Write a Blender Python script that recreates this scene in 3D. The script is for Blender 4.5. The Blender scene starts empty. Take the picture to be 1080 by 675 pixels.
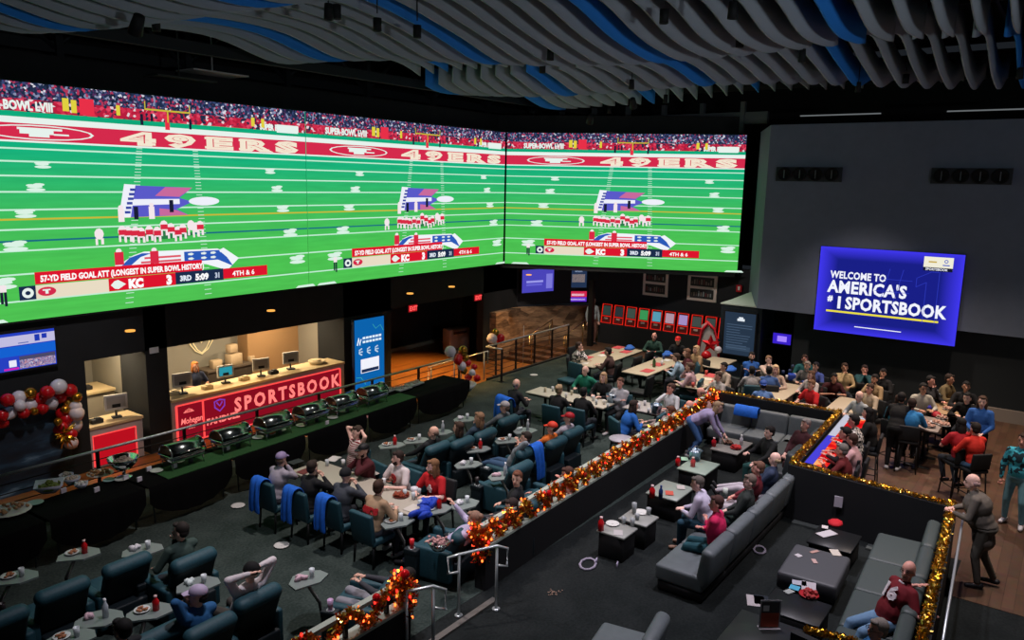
import bpy, bmesh, math, random
from mathutils import Matrix, Vector, Euler
random.seed(7)
PI=math.pi; R=math.radians
D=bpy.data; SC=bpy.context.scene; COL=SC.collection

# ------------------------------------------------------------------ camera
H=6.2; FPX=820.0
yaw,pitch,roll=R(36),R(10.1),R(1.2)
F=Vector((math.cos(yaw)*math.cos(pitch),math.sin(yaw)*math.cos(pitch),-math.sin(pitch)))
rr=F.cross(Vector((0,0,1))).normalized(); uu=rr.cross(F)
CR=math.cos(roll)*rr+math.sin(roll)*uu; CU=-math.sin(roll)*rr+math.cos(roll)*uu
def at(px,py,z=0.0):                      # where a photo pixel meets the level z
    d=F*FPX+(px-540)*CR-(py-337.5)*CU
    t=(z-H)/d.z
    return Vector((d.x*t,d.y*t,z))
def aty(px,py,y):
    d=F*FPX+(px-540)*CR-(py-337.5)*CU; t=y/d.y; return Vector((d.x*t,y,d.z*t+H))
cam=D.cameras.new('camera'); co=D.objects.new('camera',cam); COL.objects.link(co)
cam.sensor_width=36; cam.lens=FPX/1080*36; cam.clip_end=200
m=Matrix((CR,CU,-F)).transposed().to_4x4(); m.translation=Vector((0,0,H)); co.matrix_world=m
SC.camera=co
vs=SC.view_settings; SC.display_settings.display_device='sRGB'
vs.view_transform='Standard'; vs.look='None'; vs.gamma=1; vs.exposure=0; vs.use_curve_mapping=False

# ------------------------------------------------------------------ materials
def lin(h):
    if isinstance(h,str):
        h=h.lstrip('#'); c=[int(h[i:i+2],16)/255 for i in (0,2,4)]
    else: c=h
    return tuple((x/12.92 if x<=.04045 else ((x+.055)/1.055)**2.4) for x in c)
MC={}
def mat(h,rough=.7,metal=0,noise=.0,scale=20,bump=0,spec=.4,coat=0,trans=0,alpha=1):
    k=('m',h,rough,metal,noise,scale,bump,spec,coat,trans,alpha)
    if k in MC: return MC[k]
    m=D.materials.new('mat_'+str(h).strip('#')); m.use_nodes=True; nt=m.node_tree; b=nt.nodes['Principled BSDF']
    c=lin(h)
    b.inputs['Base Color'].default_value=(*c,1); b.inputs['Roughness'].default_value=rough
    b.inputs['Metallic'].default_value=metal; b.inputs['Specular IOR Level'].default_value=spec
    b.inputs['Coat Weight'].default_value=coat; b.inputs['Transmission Weight'].default_value=trans
    b.inputs['Alpha'].default_value=alpha
    if noise or bump:
        tc=nt.nodes.new('ShaderNodeTexCoord'); n=nt.nodes.new('ShaderNodeTexNoise'); n.inputs['Scale'].default_value=scale; n.inputs['Detail'].default_value=4
        nt.links.new(tc.outputs['Object'],n.inputs['Vector'])
        if noise:
            r=nt.nodes.new('ShaderNodeValToRGB'); r.color_ramp.elements[0].position=.3; r.color_ramp.elements[1].position=.7
            r.color_ramp.elements[0].color=(*[x*(1-noise) for x in c],1); r.color_ramp.elements[1].color=(*[min(1,x*(1+noise)) for x in c],1)
            nt.links.new(n.outputs['Fac'],r.inputs['Fac']); nt.links.new(r.outputs['Color'],b.inputs['Base Color'])
        if bump:
            bp=nt.nodes.new('ShaderNodeBump'); bp.inputs['Strength'].default_value=bump; bp.inputs['Distance'].default_value=.02
            nt.links.new(n.outputs['Fac'],bp.inputs['Height']); nt.links.new(bp.outputs['Normal'],b.inputs['Normal'])
    MC[k]=m; return m
def emi(h,s=1.0,sample=False):
    k=('e',h,s,sample)
    if k in MC: return MC[k]
    m=D.materials.new('glow_'+str(h).strip('#')); m.use_nodes=True; nt=m.node_tree; nt.nodes.clear()
    o=nt.nodes.new('ShaderNodeOutputMaterial'); e=nt.nodes.new('ShaderNodeEmission')
    e.inputs[0].default_value=(*lin(h),1); e.inputs[1].default_value=s; nt.links.new(e.outputs[0],o.inputs[0])
    m.cycles.emission_sampling='AUTO' if sample else 'NONE'
    MC[k]=m; return m

# ------------------------------------------------------------------ mesh builder
class MB:
    def __init__(s): s.v=[]; s.f=[]; s.mi=[]; s.cur=0; s.sm=[]; s.smooth=False
    def add(s,vs,fs,M=None):
        o=len(s.v)
        for p in vs: s.v.append(tuple(M@Vector(p)) if M is not None else tuple(p))
        for f in fs: s.f.append(tuple(i+o for i in f)); s.mi.append(s.cur); s.sm.append(s.smooth)
        return s
    def box(s,c,d,M=None,rz=0):
        x,y,z=d[0]/2,d[1]/2,d[2]/2; cs,sn=math.cos(rz),math.sin(rz)
        vs=[]
        for a,b,e in ((-1,-1,-1),(1,-1,-1),(1,1,-1),(-1,1,-1),(-1,-1,1),(1,-1,1),(1,1,1),(-1,1,1)):
            X,Y=a*x,b*y; vs.append((c[0]+X*cs-Y*sn,c[1]+X*sn+Y*cs,c[2]+e*z))
        return s.add(vs,[(0,3,2,1),(4,5,6,7),(0,1,5,4),(1,2,6,5),(2,3,7,6),(3,0,4,7)],M)
    def b2(s,a,b,M=None):
        return s.box([(a[i]+b[i])/2 for i in range(3)],[abs(b[i]-a[i]) for i in range(3)],M)
    def cush(s,c,d,r=.05,M=None,n=3):        # rounded box
        bm=bmesh.new(); bmesh.ops.create_cube(bm,size=1)
        for v in bm.verts: v.co=Vector((v.co.x*d[0],v.co.y*d[1],v.co.z*d[2]))
        r=min(r,min(d)*.49)
        bmesh.ops.bevel(bm,geom=bm.edges[:],offset=r,segments=n,profile=.5,affect='EDGES')
        bm.verts.index_update()
        vs=[(v.co.x+c[0],v.co.y+c[1],v.co.z+c[2]) for v in bm.verts]; fs=[tuple(v.index for v in f.verts) for f in bm.faces]; bm.free()
        o=s.smooth; s.smooth=True; s.add(vs,fs,M); s.smooth=o; return s
    def rings(s,rs,caps=True,M=None,close=False):
        n=len(rs[0]); vs=[p for r in rs for p in r]; fs=[]
        for i in range(len(rs)-1+(1 if close else 0)):
            for j in range(n):
                a=i*n+j; b=i*n+(j+1)%n; k=((i+1)%len(rs))*n
                fs.append((a,b,k+(j+1)%n,k+j))
        if caps and not close: fs.append(tuple(range(n))[::-1]); fs.append(tuple(range(len(vs)-n,len(vs))))
        o=s.smooth; s.smooth=True; s.add(vs,fs,M); s.smooth=o; return s
    def tube(s,pts,r,n=6,caps=True,close=False):
        pts=[Vector(p) for p in pts]; rs=[]; N=len(pts)
        for i,p in enumerate(pts):
            q0=pts[(i-1)%N] if close else pts[max(0,i-1)]; q1=pts[(i+1)%N] if close else pts[min(N-1,i+1)]
            t=(q1-q0).normalized() if (q1-q0).length>1e-9 else Vector((0,0,1))
            up=Vector((0,0,1)) if abs(t.z)<.92 else Vector((1,0,0))
            a=t.cross(up).normalized(); b=a.cross(t)
            ri=r[i] if isinstance(r,(list,tuple)) else r
            rs.append([p+(a*math.cos(2*PI*k/n)+b*math.sin(2*PI*k/n))*ri for k in range(n)])
        return s.rings(rs,caps,close=close)
    def cyl(s,p0,p1,r0,r1=None,n=12): return s.tube([p0,p1],[r0,r0 if r1 is None else r1],n)
    def capsule(s,a,b,ra,rb=None,n=8,fl=1.0,fa=None):
        rb=ra if rb is None else rb; a=Vector(a); b=Vector(b); t=b-a; L=t.length
        t=t.normalized() if L>1e-6 else Vector((0,0,1))
        if fa is None: up=Vector((0,0,1)) if abs(t.z)<.9 else Vector((1,0,0)); x=t.cross(up).normalized()
        else: x=(Vector(fa)-t*Vector(fa).dot(t)).normalized()
        y=x.cross(t); rs=[]
        prof=[(-1,.02),(-.75,.66),(-.35,.94),(0,1)]
        for k,w in prof: rs.append((a+t*ra*k,ra*w))
        for k,w in prof[::-1]: rs.append((b-t*rb*k,rb*w))
        return s.rings([[p+(x*math.cos(2*PI*j/n)*fl+y*math.sin(2*PI*j/n))*r for j in range(n)] for p,r in rs])
    def ell(s,c,r,Rm=None,n=10,m=7,z0=-1,z1=1):
        rs=[]
        for i in range(m+1):
            z=math.sin(-PI/2+PI*i/m); z=z0+(z+1)/2*(z1-z0); w=math.sqrt(max(0,1-z*z)); w=max(w,.02)
            ring=[]
            for j in range(n):
                p=Vector((r[0]*w*math.cos(2*PI*j/n),r[1]*w*math.sin(2*PI*j/n),r[2]*z))
                if Rm is not None: p=Rm@p
                ring.append(p+Vector(c))
            rs.append(ring)
        return s.rings(rs)
    def lathe(s,prof,c=(0,0,0),n=16,M=None,caps=False):
        return s.rings([[(c[0]+max(r,1e-4)*math.cos(2*PI*j/n),c[1]+max(r,1e-4)*math.sin(2*PI*j/n),c[2]+z) for j in range(n)] for r,z in prof],caps,M)
    def prism(s,poly,z0,z1):
        n=len(poly); vs=[(x,y,z0) for x,y in poly]+[(x,y,z1) for x,y in poly]
        return s.add(vs,[tuple(range(n))[::-1],tuple(range(n,2*n))]+[(i,(i+1)%n,n+(i+1)%n,n+i) for i in range(n)])
    def mesh(s,name,mats):
        me=D.meshes.new(name); me.from_pydata(s.v,[],s.f)
        for m_ in (mats if isinstance(mats,(list,tuple)) else [mats]): me.materials.append(m_)
        me.polygons.foreach_set('material_index',s.mi); me.polygons.foreach_set('use_smooth',s.sm)
        me.update(); return me
def link(name,me,parent=None,M=None):
    o=D.objects.new(name,me); COL.objects.link(o)
    if parent is not None: o.parent=parent
    if M is not None: o.matrix_local=M
    return o
def obj(name,mb,mats,parent=None,M=None,smooth=None):
    if smooth is not None: mb.sm=[smooth]*len(mb.f)
    return link(name,mb.mesh(name,mats),parent,M)
def tag(o,label=None,cat=None,group=None,kind=None):
    if label: o['label']=label
    if cat: o['category']=cat
    if group: o['group']=group
    if kind: o['kind']=kind
    return o
def thing(name,label,cat,loc=(0,0,0),rz=0,group=None):
    o=link(name,None); o.empty_display_size=.1; o.location=loc; o.rotation_euler=(0,0,rz); return tag(o,label,cat,group)
def struct(name,mb,m,label=None,parent=None):
    o=obj(name,mb,m,parent)
    if parent is None: tag(o,label,None,None,'structure')
    return o
def copy_tree(o,parent=None):
    c=o.copy(); COL.objects.link(c); c.parent=parent
    for ch in list(o.children): copy_tree(ch,c)
    return c
def Z(x,y,z=0,a=0): return Matrix.Translation((x,y,z))@Matrix.Rotation(a,4,'Z')
_tc={}
def textmesh(name,s,size,material,parent,M,bold=0.0,sx=1.0,align='LEFT',shear=0,space=1.0,ext=0.0):
    k=(s,size,bold,align,shear,space,ext)
    c=D.curves.new('txt','FONT'); c.body=s; c.size=size; c.offset=bold; c.align_x=align; c.shear=shear; c.space_character=space; c.extrude=ext; c.resolution_u=2
    o=D.objects.new('txt',c); COL.objects.link(o)
    dg=bpy.context.evaluated_depsgraph_get()
    me=D.meshes.new_from_object(o.evaluated_get(dg)); D.objects.remove(o); D.curves.remove(c)
    if sx!=1: me.transform(Matrix.Diagonal((sx,1,1,1)))
    me.materials.clear(); me.materials.append(material)
    return link(name,me,parent,M)

# colours of the place
M_black=mat('#0d0e10',.8); M_black2=mat('#15171a',.75); M_blackcloth=mat('#050506',.97,spec=.1)
M_steel=mat('#c6ccce',.35,.55); M_dsteel=mat('#2a2d31',.45,.6); M_post=mat('#0b0c0d',.5)
M_teal=mat('#1d444f',.62,noise=.12,scale=30,bump=.1); M_teald=mat('#09181e',.6); M_chrome=mat('#d9dde0',.12,1)
M_white=mat('#d8d8dc',.6); M_gold=mat('#d9a83c',.25,1); M_red=mat('#c8182a',.45); M_grey=mat('#5d6467',.5,noise=.08,scale=8)
M_greyd=mat('#3c4244',.55)
# ================================================================== THE ROOM
def carpet(h,h2,name):
    m=D.materials.new(name); m.use_nodes=True; nt=m.node_tree; b=nt.nodes['Principled BSDF']
    tc=nt.nodes.new('ShaderNodeTexCoord'); n=nt.nodes.new('ShaderNodeTexNoise'); n.inputs['Scale'].default_value=1.6; n.inputs['Detail'].default_value=8
    n2=nt.nodes.new('ShaderNodeTexNoise'); n2.inputs['Scale'].default_value=25; n2.inputs['Detail'].default_value=3
    mx=nt.nodes.new('ShaderNodeMath'); mx.operation='ADD'; nt.links.new(n.outputs['Fac'],mx.inputs[0]); nt.links.new(n2.outputs['Fac'],mx.inputs[1])
    r=nt.nodes.new('ShaderNodeValToRGB'); r.color_ramp.elements[0].position=.8/2*1.0; r.color_ramp.elements[1].position=.62
    r.color_ramp.elements[0].color=(*lin(h),1); r.color_ramp.elements[1].color=(*lin(h2),1)
    hf=nt.nodes.new('ShaderNodeMath'); hf.operation='MULTIPLY'; hf.inputs[1].default_value=.5
    nt.links.new(tc.outputs['Object'],n.inputs['Vector']); nt.links.new(tc.outputs['Object'],n2.inputs['Vector'])
    nt.links.new(mx.outputs[0],hf.inputs[0]); nt.links.new(hf.outputs[0],r.inputs['Fac']); nt.links.new(r.outputs['Color'],b.inputs['Base Color'])
    b.inputs['Roughness'].default_value=.95; b.inputs['Specular IOR Level'].default_value=.1
    return m
def wood(h,h2,name,ang=0,rough=.4,sc=6):
    m=D.materials.new(name); m.use_nodes=True; nt=m.node_tree; b=nt.nodes['Principled BSDF']
    tc=nt.nodes.new('ShaderNodeTexCoord'); mp=nt.nodes.new('ShaderNodeMapping'); mp.inputs['Rotation'].default_value=(0,0,ang)
    br=nt.nodes.new('ShaderNodeTexBrick'); br.inputs['Scale'].default_value=1; br.inputs['Brick Width'].default_value=1.2; br.inputs['Row Height'].default_value=.16
    br.inputs['Mortar Size'].default_value=.004; br.inputs['Color1'].default_value=(*lin(h),1); br.inputs['Color2'].default_value=(*lin(h2),1); br.inputs['Mortar'].default_value=(*[x*.4 for x in lin(h)],1)
    n=nt.nodes.new('ShaderNodeTexNoise'); n.inputs['Scale'].default_value=sc; mm=nt.nodes.new('ShaderNodeMixRGB'); mm.blend_type='MULTIPLY'; mm.inputs[0].default_value=.45
    nt.links.new(tc.outputs['Object'],mp.inputs[0]); nt.links.new(mp.outputs[0],br.inputs['Vector']); nt.links.new(mp.outputs[0],n.inputs['Vector'])
    nt.links.new(br.outputs['Color'],mm.inputs[1]); nt.links.new(n.outputs['Color'],mm.inputs[2]); nt.links.new(mm.outputs[0],b.inputs['Base Color'])
    b.inputs['Roughness'].default_value=rough
    return m
def stone():
    m=D.materials.new('stone_cladding'); m.use_nodes=True; nt=m.node_tree; b=nt.nodes['Principled BSDF']
    tc=nt.nodes.new('ShaderNodeTexCoord'); mp=nt.nodes.new('ShaderNodeMapping'); mp.inputs['Scale'].default_value=(1.2,1.2,3.2)
    v=nt.nodes.new('ShaderNodeTexVoronoi'); v.inputs['Scale'].default_value=1.4
    n=nt.nodes.new('ShaderNodeTexNoise'); n.inputs['Scale'].default_value=3; n.inputs['Detail'].default_value=6
    mx=nt.nodes.new('ShaderNodeMixRGB'); mx.inputs[0].default_value=.5
    r=nt.nodes.new('ShaderNodeValToRGB'); r.color_ramp.elements[0].position=.3; r.color_ramp.elements[0].color=(*lin('#54402f'),1); r.color_ramp.elements[1].position=.75; r.color_ramp.elements[1].color=(*lin('#b08d6c'),1)
    nt.links.new(tc.outputs['Object'],mp.inputs[0]); nt.links.new(mp.outputs[0],v.inputs['Vector']); nt.links.new(mp.outputs[0],n.inputs['Vector'])
    nt.links.new(v.outputs['Color'],mx.inputs[1]); nt.links.new(n.outputs['Fac'],mx.inputs[2]); nt.links.new(mx.outputs[0],r.inputs[0]); nt.links.new(r.outputs[0],b.inputs['Base Color'])
    bp=nt.nodes.new('ShaderNodeBump'); bp.inputs['Distance'].default_value=.1; nt.links.new(mx.outputs[0],bp.inputs['Height']); nt.links.new(bp.outputs[0],b.inputs['Normal'])
    b.inputs['Roughness'].default_value=.9; return m
M_carpet=carpet('#28322f','#3d4744','carpet_green'); M_carpetd=carpet('#171b1b','#232727','carpet_lounge')
M_wood=wood('#6a4e3b','#563e2f','wood_floor',0,.45); M_woodw=wood('#a8703c','#8c5a2e','wood_floor_concourse',0,.35)
M_wallb=mat('#191c1f',.85,noise=.15,scale=2); M_wallg=mat('#6a7488',.85,noise=.05,scale=3); M_beige=mat('#a09a88',.8); M_stone=stone()

# floors: seating deck, lounge, bar deck, concourse
mb=MB(); mb.b2((-6,6.78,-.6),(25,14.6,0)); struct('floor_carpet',mb,M_carpet)
mb=MB(); mb.b2((-6,-8,-.6),(14.55,6.78,-.004)); mb.b2((14.55,4.0,-.6),(18.7,6.78,-.004)); struct('floor_lounge',mb,M_carpetd)
mb=MB(); mb.b2((14.55,-6,-.6),(25.2,4.0,.0)); mb.b2((18.7,4.0,-.6),(25.2,6.78,.0)); mb.b2((13.1,-6,-.5),(14.55,1.0,.004)); mb.b2((25,6.7,-.6),(29,14.6,.0)); mb.b2((24.4,14.6,-.6),(29,17.6,.0)); struct('floor_wood',mb,M_wood)
mb=MB(); mb.b2((-6,14.6,-.8),(24.4,23,-.5)); struct('floor_concourse',mb,M_woodw)
mb=MB()
for i in range(3): mb.b2((23.3+.36*i,14.75,-.8),(23.66+.36*i+(.5 if i==2 else 0),17.4,-.375+.125*i))
struct('trim_stairs',mb,M_wood)
mb=MB(); mb.b2((-6,14.42,-.5),(17.35,14.6,-.012)); mb.b2((18.9,14.6,-.5),(24.4,14.7,.05)); struct('trim_kerb',mb,M_black2)
mb=MB()
for i in range(3): mb.b2((17.4,14.6+.3*i,-.8),(18.85,14.9+.3*i,-.125-.125*i))
struct('trim_steps',mb,M_dsteel)
# threshold strip at the lounge gap
mb=MB(); mb.b2((6.9,6.42,-.01),(8.62,6.52,.03)); struct('trim_threshold',mb,mat('#66635e',.6,.2))

# left wall with openings
Y0=17.6
mb=MB()
mb.b2((-6,Y0,-.6),(8.05,Y0+.3,3.25)); mb.b2((9.45,Y0,-.6),(10.0,Y0+1.2,3.25)); mb.b2((15.62,Y0,-.6),(17.6,Y0+1.2,3.25))
mb.b2((8.05,Y0,2.06),(17.6,Y0+.3,3.25)); mb.b2((17.6,Y0,2.1),(24.5,Y0+.3,3.25)); mb.b2((22.4,Y0,-.6),(24.6,Y0+.3,3.25))
mb.b2((-6,Y0+.25,3.2),(24.6,Y0+.55,8.6))
struct('wall_left',mb,M_wallb)
mb=MB(); mb.b2((17.6,21.4,-.6),(24.3,21.6,3.3)); mb.b2((17.4,Y0+1.2,-.6),(17.6,21.5,3.3)); mb.b2((24.2,Y0+.3,-.6),(24.3,21.5,3.3)); mb.b2((17.4,Y0+.3,2.5),(24.2,21.4,2.6)); struct('wall_lobby',mb,M_wallb)
mb=MB(); mb.b2((17.6,21.25,-.5),(24.2,21.4,-.35)); struct('baseboard_lobby',mb,M_beige)
# rooms behind the counters
mb=MB(); mb.b2((7.8,20.6,-.6),(16.0,20.8,2.6)); mb.b2((7.8,Y0+.3,-.6),(8.0,20.7,2.6)); mb.b2((15.9,Y0+1.2,-.6),(16.1,20.7,2.6)); mb.b2((9.6,Y0+1.2,-.6),(9.8,20.7,2.6)); struct('wall_booth',mb,mat('#8d8a80',.8))
mb=MB(); mb.b2((7.8,Y0+.3,2.35),(16.1,20.8,2.45)); struct('ceiling_booth',mb,M_beige)
mb=MB(); mb.b2((14.0,20.1,-.5),(15.9,20.6,2.35)); struct('wall_booth_panel',mb,mat('#a5825c',.5))

# far corner and back wall
mb=MB(); mb.prism([(24.5,17.6),(27.4,15.6),(27.7,15.8),(24.8,18.0)],1.4,3.25); mb.b2((27.4,7.0,-.6),(27.7,15.8,3.25)); struct('wall_back',mb,mat('#24252a',.85))
mb=MB(); mb.prism([(22.8,17.62),(24.5,17.6),(26.0,16.9),(27.4,15.6),(27.4,15.05),(27.1,15.05),(27.1,15.4),(25.85,16.55),(24.4,17.3),(22.8,17.3)],-.5,1.35); struct('wall_stone',mb,M_stone)
C0=Vector((23.35,17.45)); C1=Vector((27.05,9.85))
n_=(C1-C0).normalized(); q=Vector((-n_.y,n_.x))
mb=MB(); mb.prism([tuple(C0),tuple(C1),(27.9,9.9),(27.9,18),(23.3,18)],3.0,3.14); mb.prism([tuple(C0+q*.35),tuple(C1+q*.35),(27.9,9.9),(27.9,18),(23.3,18)],3.14,8.6); struct('wall_back_upper',mb,M_wallb)
mb=MB(); mb.b2((-6,21,3.2),(30,21.2,10.6)); mb.b2((29.5,-8,3.2),(29.8,21,10.6)); struct('wall_void',mb,M_black)

# grey wall on the right
mb=MB(); mb.prism([(24.2,-8),(24.2,8.02),(27.2,9.35),(29.4,9.35),(29.4,-8)],2.42,8.05); struct('wall_right',mb,[M_wallg])
mb=MB(); mb.b2((24.6,-8,-.1),(24.9,6.95,2.42)); mb.b2((26.0,6.9,-.1),(26.2,8.0,2.42)); mb.b2((24.9,6.85,0),(26.1,6.95,2.42)); struct('wall_right_lower',mb,mat('#1c2226',.85))
mb=MB(); mb.b2((24.5,-8,0),(24.6,2.4,.35)); struct('baseboard_right',mb,mat('#8a8078',.7))
mb=MB(); mb.prism([(24.62,7.98),(24.62,9.35),(27.4,9.35),(27.4,7.98)],0,2.36); struct('wall_pier',mb,mat('#15202a',.6))
mb=MB(); mb.add([(24.6,7.98,2.37),(24.6,9.38,2.37),(26.4,9.0,2.62),(26.2,8.6,2.62)],[(0,1,2,3)]); 
mb.prism([(24.6,7.98),(24.6,9.38),(26.9,9.38),(26.9,8.5)],2.365,2.40); struct('trim_pier_top',mb,mat('#b9c4bb',.8))
# floor to ceiling dark roof
mb=MB(); mb.b2((-8,-10,10.9),(30,22,11.1)); struct('ceiling',mb,M_black)
mb=MB(); mb.b2((-6,-10,-.6),(-5.8,22,11)); mb.b2((-6,-10,-.6),(30,-9.8,11)); struct('wall_front',mb,M_black)

# ceiling baffles
def baffle(x0,x1,y,seed,h,zb):
    n=int((x1-x0)*3.2); vs=[]; fs=[]
    ph=y*.30; top=zb+h
    for i in range(n+1):
        x=x0+(x1-x0)*i/n
        z=zb+.24*math.sin(x*1.05+ph)+.13*math.sin(x*.47-ph*1.3+1)+.04*math.sin(x*2.3+y)
        for yy in (-.02,.02): vs.append((x-x0,yy,z)); vs.append((x-x0,yy,z+h))
    for i in range(n):
        a=i*4; b=a+4
        fs+=[(a,b,b+1,a+1),(a+2,a+3,b+3,b+2),(a,a+2,b+2,b),(a+1,b+1,b+3,a+3)]
    fs+=[(0,1,3,2),(n*4,n*4+2,n*4+3,n*4+1)]
    return vs,fs
M_baf=mat('#a2adb8',.9); M_bafb=mat('#2a8cf0',.8)
for row,(x0,x1,sp) in enumerate(((1.0,16.5,.5),(17.0,24.4,.5))):
    y=-8.2+.25*row; i=0
    while y<(15.4 if row==0 else 15.6):
        vs_,fs_=baffle(x0,x1,y,i,.62,8.95)
        mb=MB(); mb.add(vs_,fs_); mb.sm=[True]*len(fs_)
        blue=(i%7==(3 if row==0 else 5))
        o=obj('ceiling_baffle',mb,M_bafb if blue else M_baf); o.location=(x0,y,0); mb.sm=[]
        where=('long near bank','far bank')[row]
        tag(o,('blue' if blue else 'grey')+' wavy felt ceiling baffle hanging in the '+where+' under the roof','ceiling baffle',('blue' if blue else 'grey')+' felt baffles of the '+where)
        y+=sp; i+=1
mb=MB()
for y in [-7+2.2*k for k in range(11)]: mb.b2((1,y,9.75),(24.5,y+.06,9.85))
for x in (3,7.5,12,16,17.4,21,24): mb.b2((x,-8,9.66),(x+.06,15.6,9.75))
struct('beam_grid',mb,M_black2)
for px,py,lab in ((224,77,'pale square air diffuser hanging in the dark behind the near screen top'),(189,83,'dim grey square diffuser hanging left of the pale one')):
    p=aty(px,py,17.6); mb=MB(); mb.prism([(-.75,-.4),(.75,-.4),(.75,.4),(-.75,.4)],-.03,0); mb.cyl((0,0,0),(0,0,1.6),.02,n=5)
    o=obj('air_diffuser',mb,mat('#c0c0c0' if px>200 else '#3c4440',.6)); o.location=p; tag(o,lab,'diffuser')
# roof trusses over the screens
mb=MB()
for y in (16.6,19.5): mb.b2((-5,y,8.9),(29,y+.18,9.15)); mb.b2((-5,y,10.2),(29,y+.18,10.4))
x=-4
while x<28:
    mb.b2((x,19.4,8.2),(x+.16,19.6,10.4)); mb.tube([(x,19.5,9.0),(x+1.6,19.5,10.3)],.06,5); mb.tube([(x+3.2,19.5,9.0),(x+1.6,19.5,10.3)],.06,5); x+=3.2
struct('beam_truss',mb,mat('#2b3034',.6,.3))
mb=MB(); mb.b2((27.3,9.2,8.35),(27.5,20.5,8.75)); 
for i in range(7): mb.b2((27.25,10+1.5*i,7.9),(27.45,10.15+1.5*i,9.1))
struct('beam_catwalk',mb,mat('#5a6166',.6,.2))
mb=MB(); mb.b2((24.2,-8,10.0),(24.4,20,10.3)); mb.b2((26.6,-8,9.4),(26.8,20,9.6)); struct('beam_right',mb,M_black2)
for i,(p,l) in enumerate((((850,121),1.3),((1000,117),1.4))):
    t=thing('strip_light',('dim white strip light above the grey wall, nearer the screens','dim white strip light above the grey wall, nearer the frame edge')[i],'light',(25.2,6.3-4.0*i,8.38),0)
    mb=MB(); mb.box((0,0,0),(.12,2.4,.05)); obj('housing',mb,M_black2,t)
    mb=MB(); mb.box((-.065,0,-.01),(.02,2.3,.035)); obj('diffuser',mb,emi('#8a9094',.5),t)

# can lights among the baffles
cans=[(398,33,0),(572,77,1),(355,20,0),(440,40,0),(700,25,0),(165,33,0),(420,-40,0),(780,50,0),(640,95,1),(955,88,1),(250,-30,0),(950,-60,0)]
for i,(px,py,_) in enumerate(cans):
    p=at(px,py,8.75) if py<150 else None
    if p.length>29 or p.x<0: p=Vector((22,9.5-i,8.75))
    t=thing('can_light','black cylinder downlight hanging below the wavy ceiling baffles','downlight',p,0,'cylinder downlights under the baffles')
    mb=MB(); mb.lathe([(.001,.22),(.075,.22),(.075,0),(.06,0),(.06,.03),(.001,.03)],n=14); mb.cyl((0,0,.3),(0,0,2.1),.012,n=5); obj('housing',mb,M_black2,t)
    mb=MB(); mb.lathe([(.001,.025),(.059,.025)],n=14); obj('lens',mb,emi('#e8ddd0',.9 if i in (0,1) else .25),t)
# ================================================================== SCREENS
def field_mat():
    m=D.materials.new('screen_field'); m.use_nodes=True; nt=m.node_tree; nt.nodes.clear(); L=nt.links.new
    o=nt.nodes.new('ShaderNodeOutputMaterial'); e=nt.nodes.new('ShaderNodeEmission'); tc=nt.nodes.new('ShaderNodeTexCoord'); sp=nt.nodes.new('ShaderNodeSeparateXYZ')
    L(tc.outputs['Generated'],sp.inputs[0])
    r=nt.nodes.new('ShaderNodeValToRGB'); L(sp.outputs['Z'],r.inputs[0]); cr=r.color_ramp
    for i,(p,c) in enumerate(((0,'#45ac48'),(.2,'#42ac48'),(.42,'#3aa850'),(.6,'#26a260'),(.75,'#0c9c70'),(.8,'#0a966c'))):
        el=cr.elements[i] if i<2 else cr.elements.new(p); el.position=p; el.color=(*lin(c),1)
    n=nt.nodes.new('ShaderNodeTexNoise'); n.inputs['Scale'].default_value=7; mp=nt.nodes.new('ShaderNodeMapping'); mp.inputs['Scale'].default_value=(1.2,1,7); L(tc.outputs['Generated'],mp.inputs[0]); L(mp.outputs[0],n.inputs['Vector'])
    w=nt.nodes.new('ShaderNodeMapRange'); w.inputs[3].default_value=.82; w.inputs[4].default_value=1.18; L(n.outputs['Fac'],w.inputs[0])
    mx=nt.nodes.new('ShaderNodeVectorMath'); mx.operation='SCALE'; L(r.outputs[0],mx.inputs[0]); L(w.outputs[0],mx.inputs['Scale'])
    L(mx.outputs[0],e.inputs[0]); e.inputs[1].default_value=1.3; L(e.outputs[0],o.inputs[0]); return m
def crowd_mat(name,sx,sz,cols,strength=.9):
    m=D.materials.new(name); m.use_nodes=True; nt=m.node_tree; nt.nodes.clear(); L=nt.links.new
    o=nt.nodes.new('ShaderNodeOutputMaterial'); e=nt.nodes.new('ShaderNodeEmission'); tc=nt.nodes.new('ShaderNodeTexCoord')
    mp=nt.nodes.new('ShaderNodeMapping'); mp.inputs['Scale'].default_value=(sx,1,sz); v=nt.nodes.new('ShaderNodeTexVoronoi'); v.inputs['Scale'].default_value=1
    L(tc.outputs['Generated'],mp.inputs[0]); L(mp.outputs[0],v.inputs['Vector']); sp=nt.nodes.new('ShaderNodeSeparateXYZ'); L(v.outputs['Color'],sp.inputs[0])
    r=nt.nodes.new('ShaderNodeValToRGB'); r.color_ramp.interpolation='CONSTANT'; L(sp.outputs[0],r.inputs[0])
    for i,(p,c) in enumerate(cols):
        el=r.color_ramp.elements[i] if i<2 else r.color_ramp.elements.new(p); el.position=p; el.color=(*lin(c),1)
    L(r.outputs[0],e.inputs[0]); e.inputs[1].default_value=strength; m.cycles.emission_sampling='NONE'; L(e.outputs[0],o.inputs[0]); return m
M_field=field_mat()
M_crowd=crowd_mat('screen_crowd',190,9,[(0,'#22304e'),(.3,'#3c4a78'),(.5,'#1a2338'),(.62,'#8c93b4'),(.75,'#b83a5c'),(.85,'#552f5c'),(.95,'#e3e0ec')])
M_side=crowd_mat('screen_sideline',120,4,[(0,'#c02040'),(.3,'#d83050'),(.55,'#7a2a48'),(.68,'#e84a68'),(.78,'#24304a'),(.9,'#f0d8e0')])
W_,H_=9.1,4.78
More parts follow.
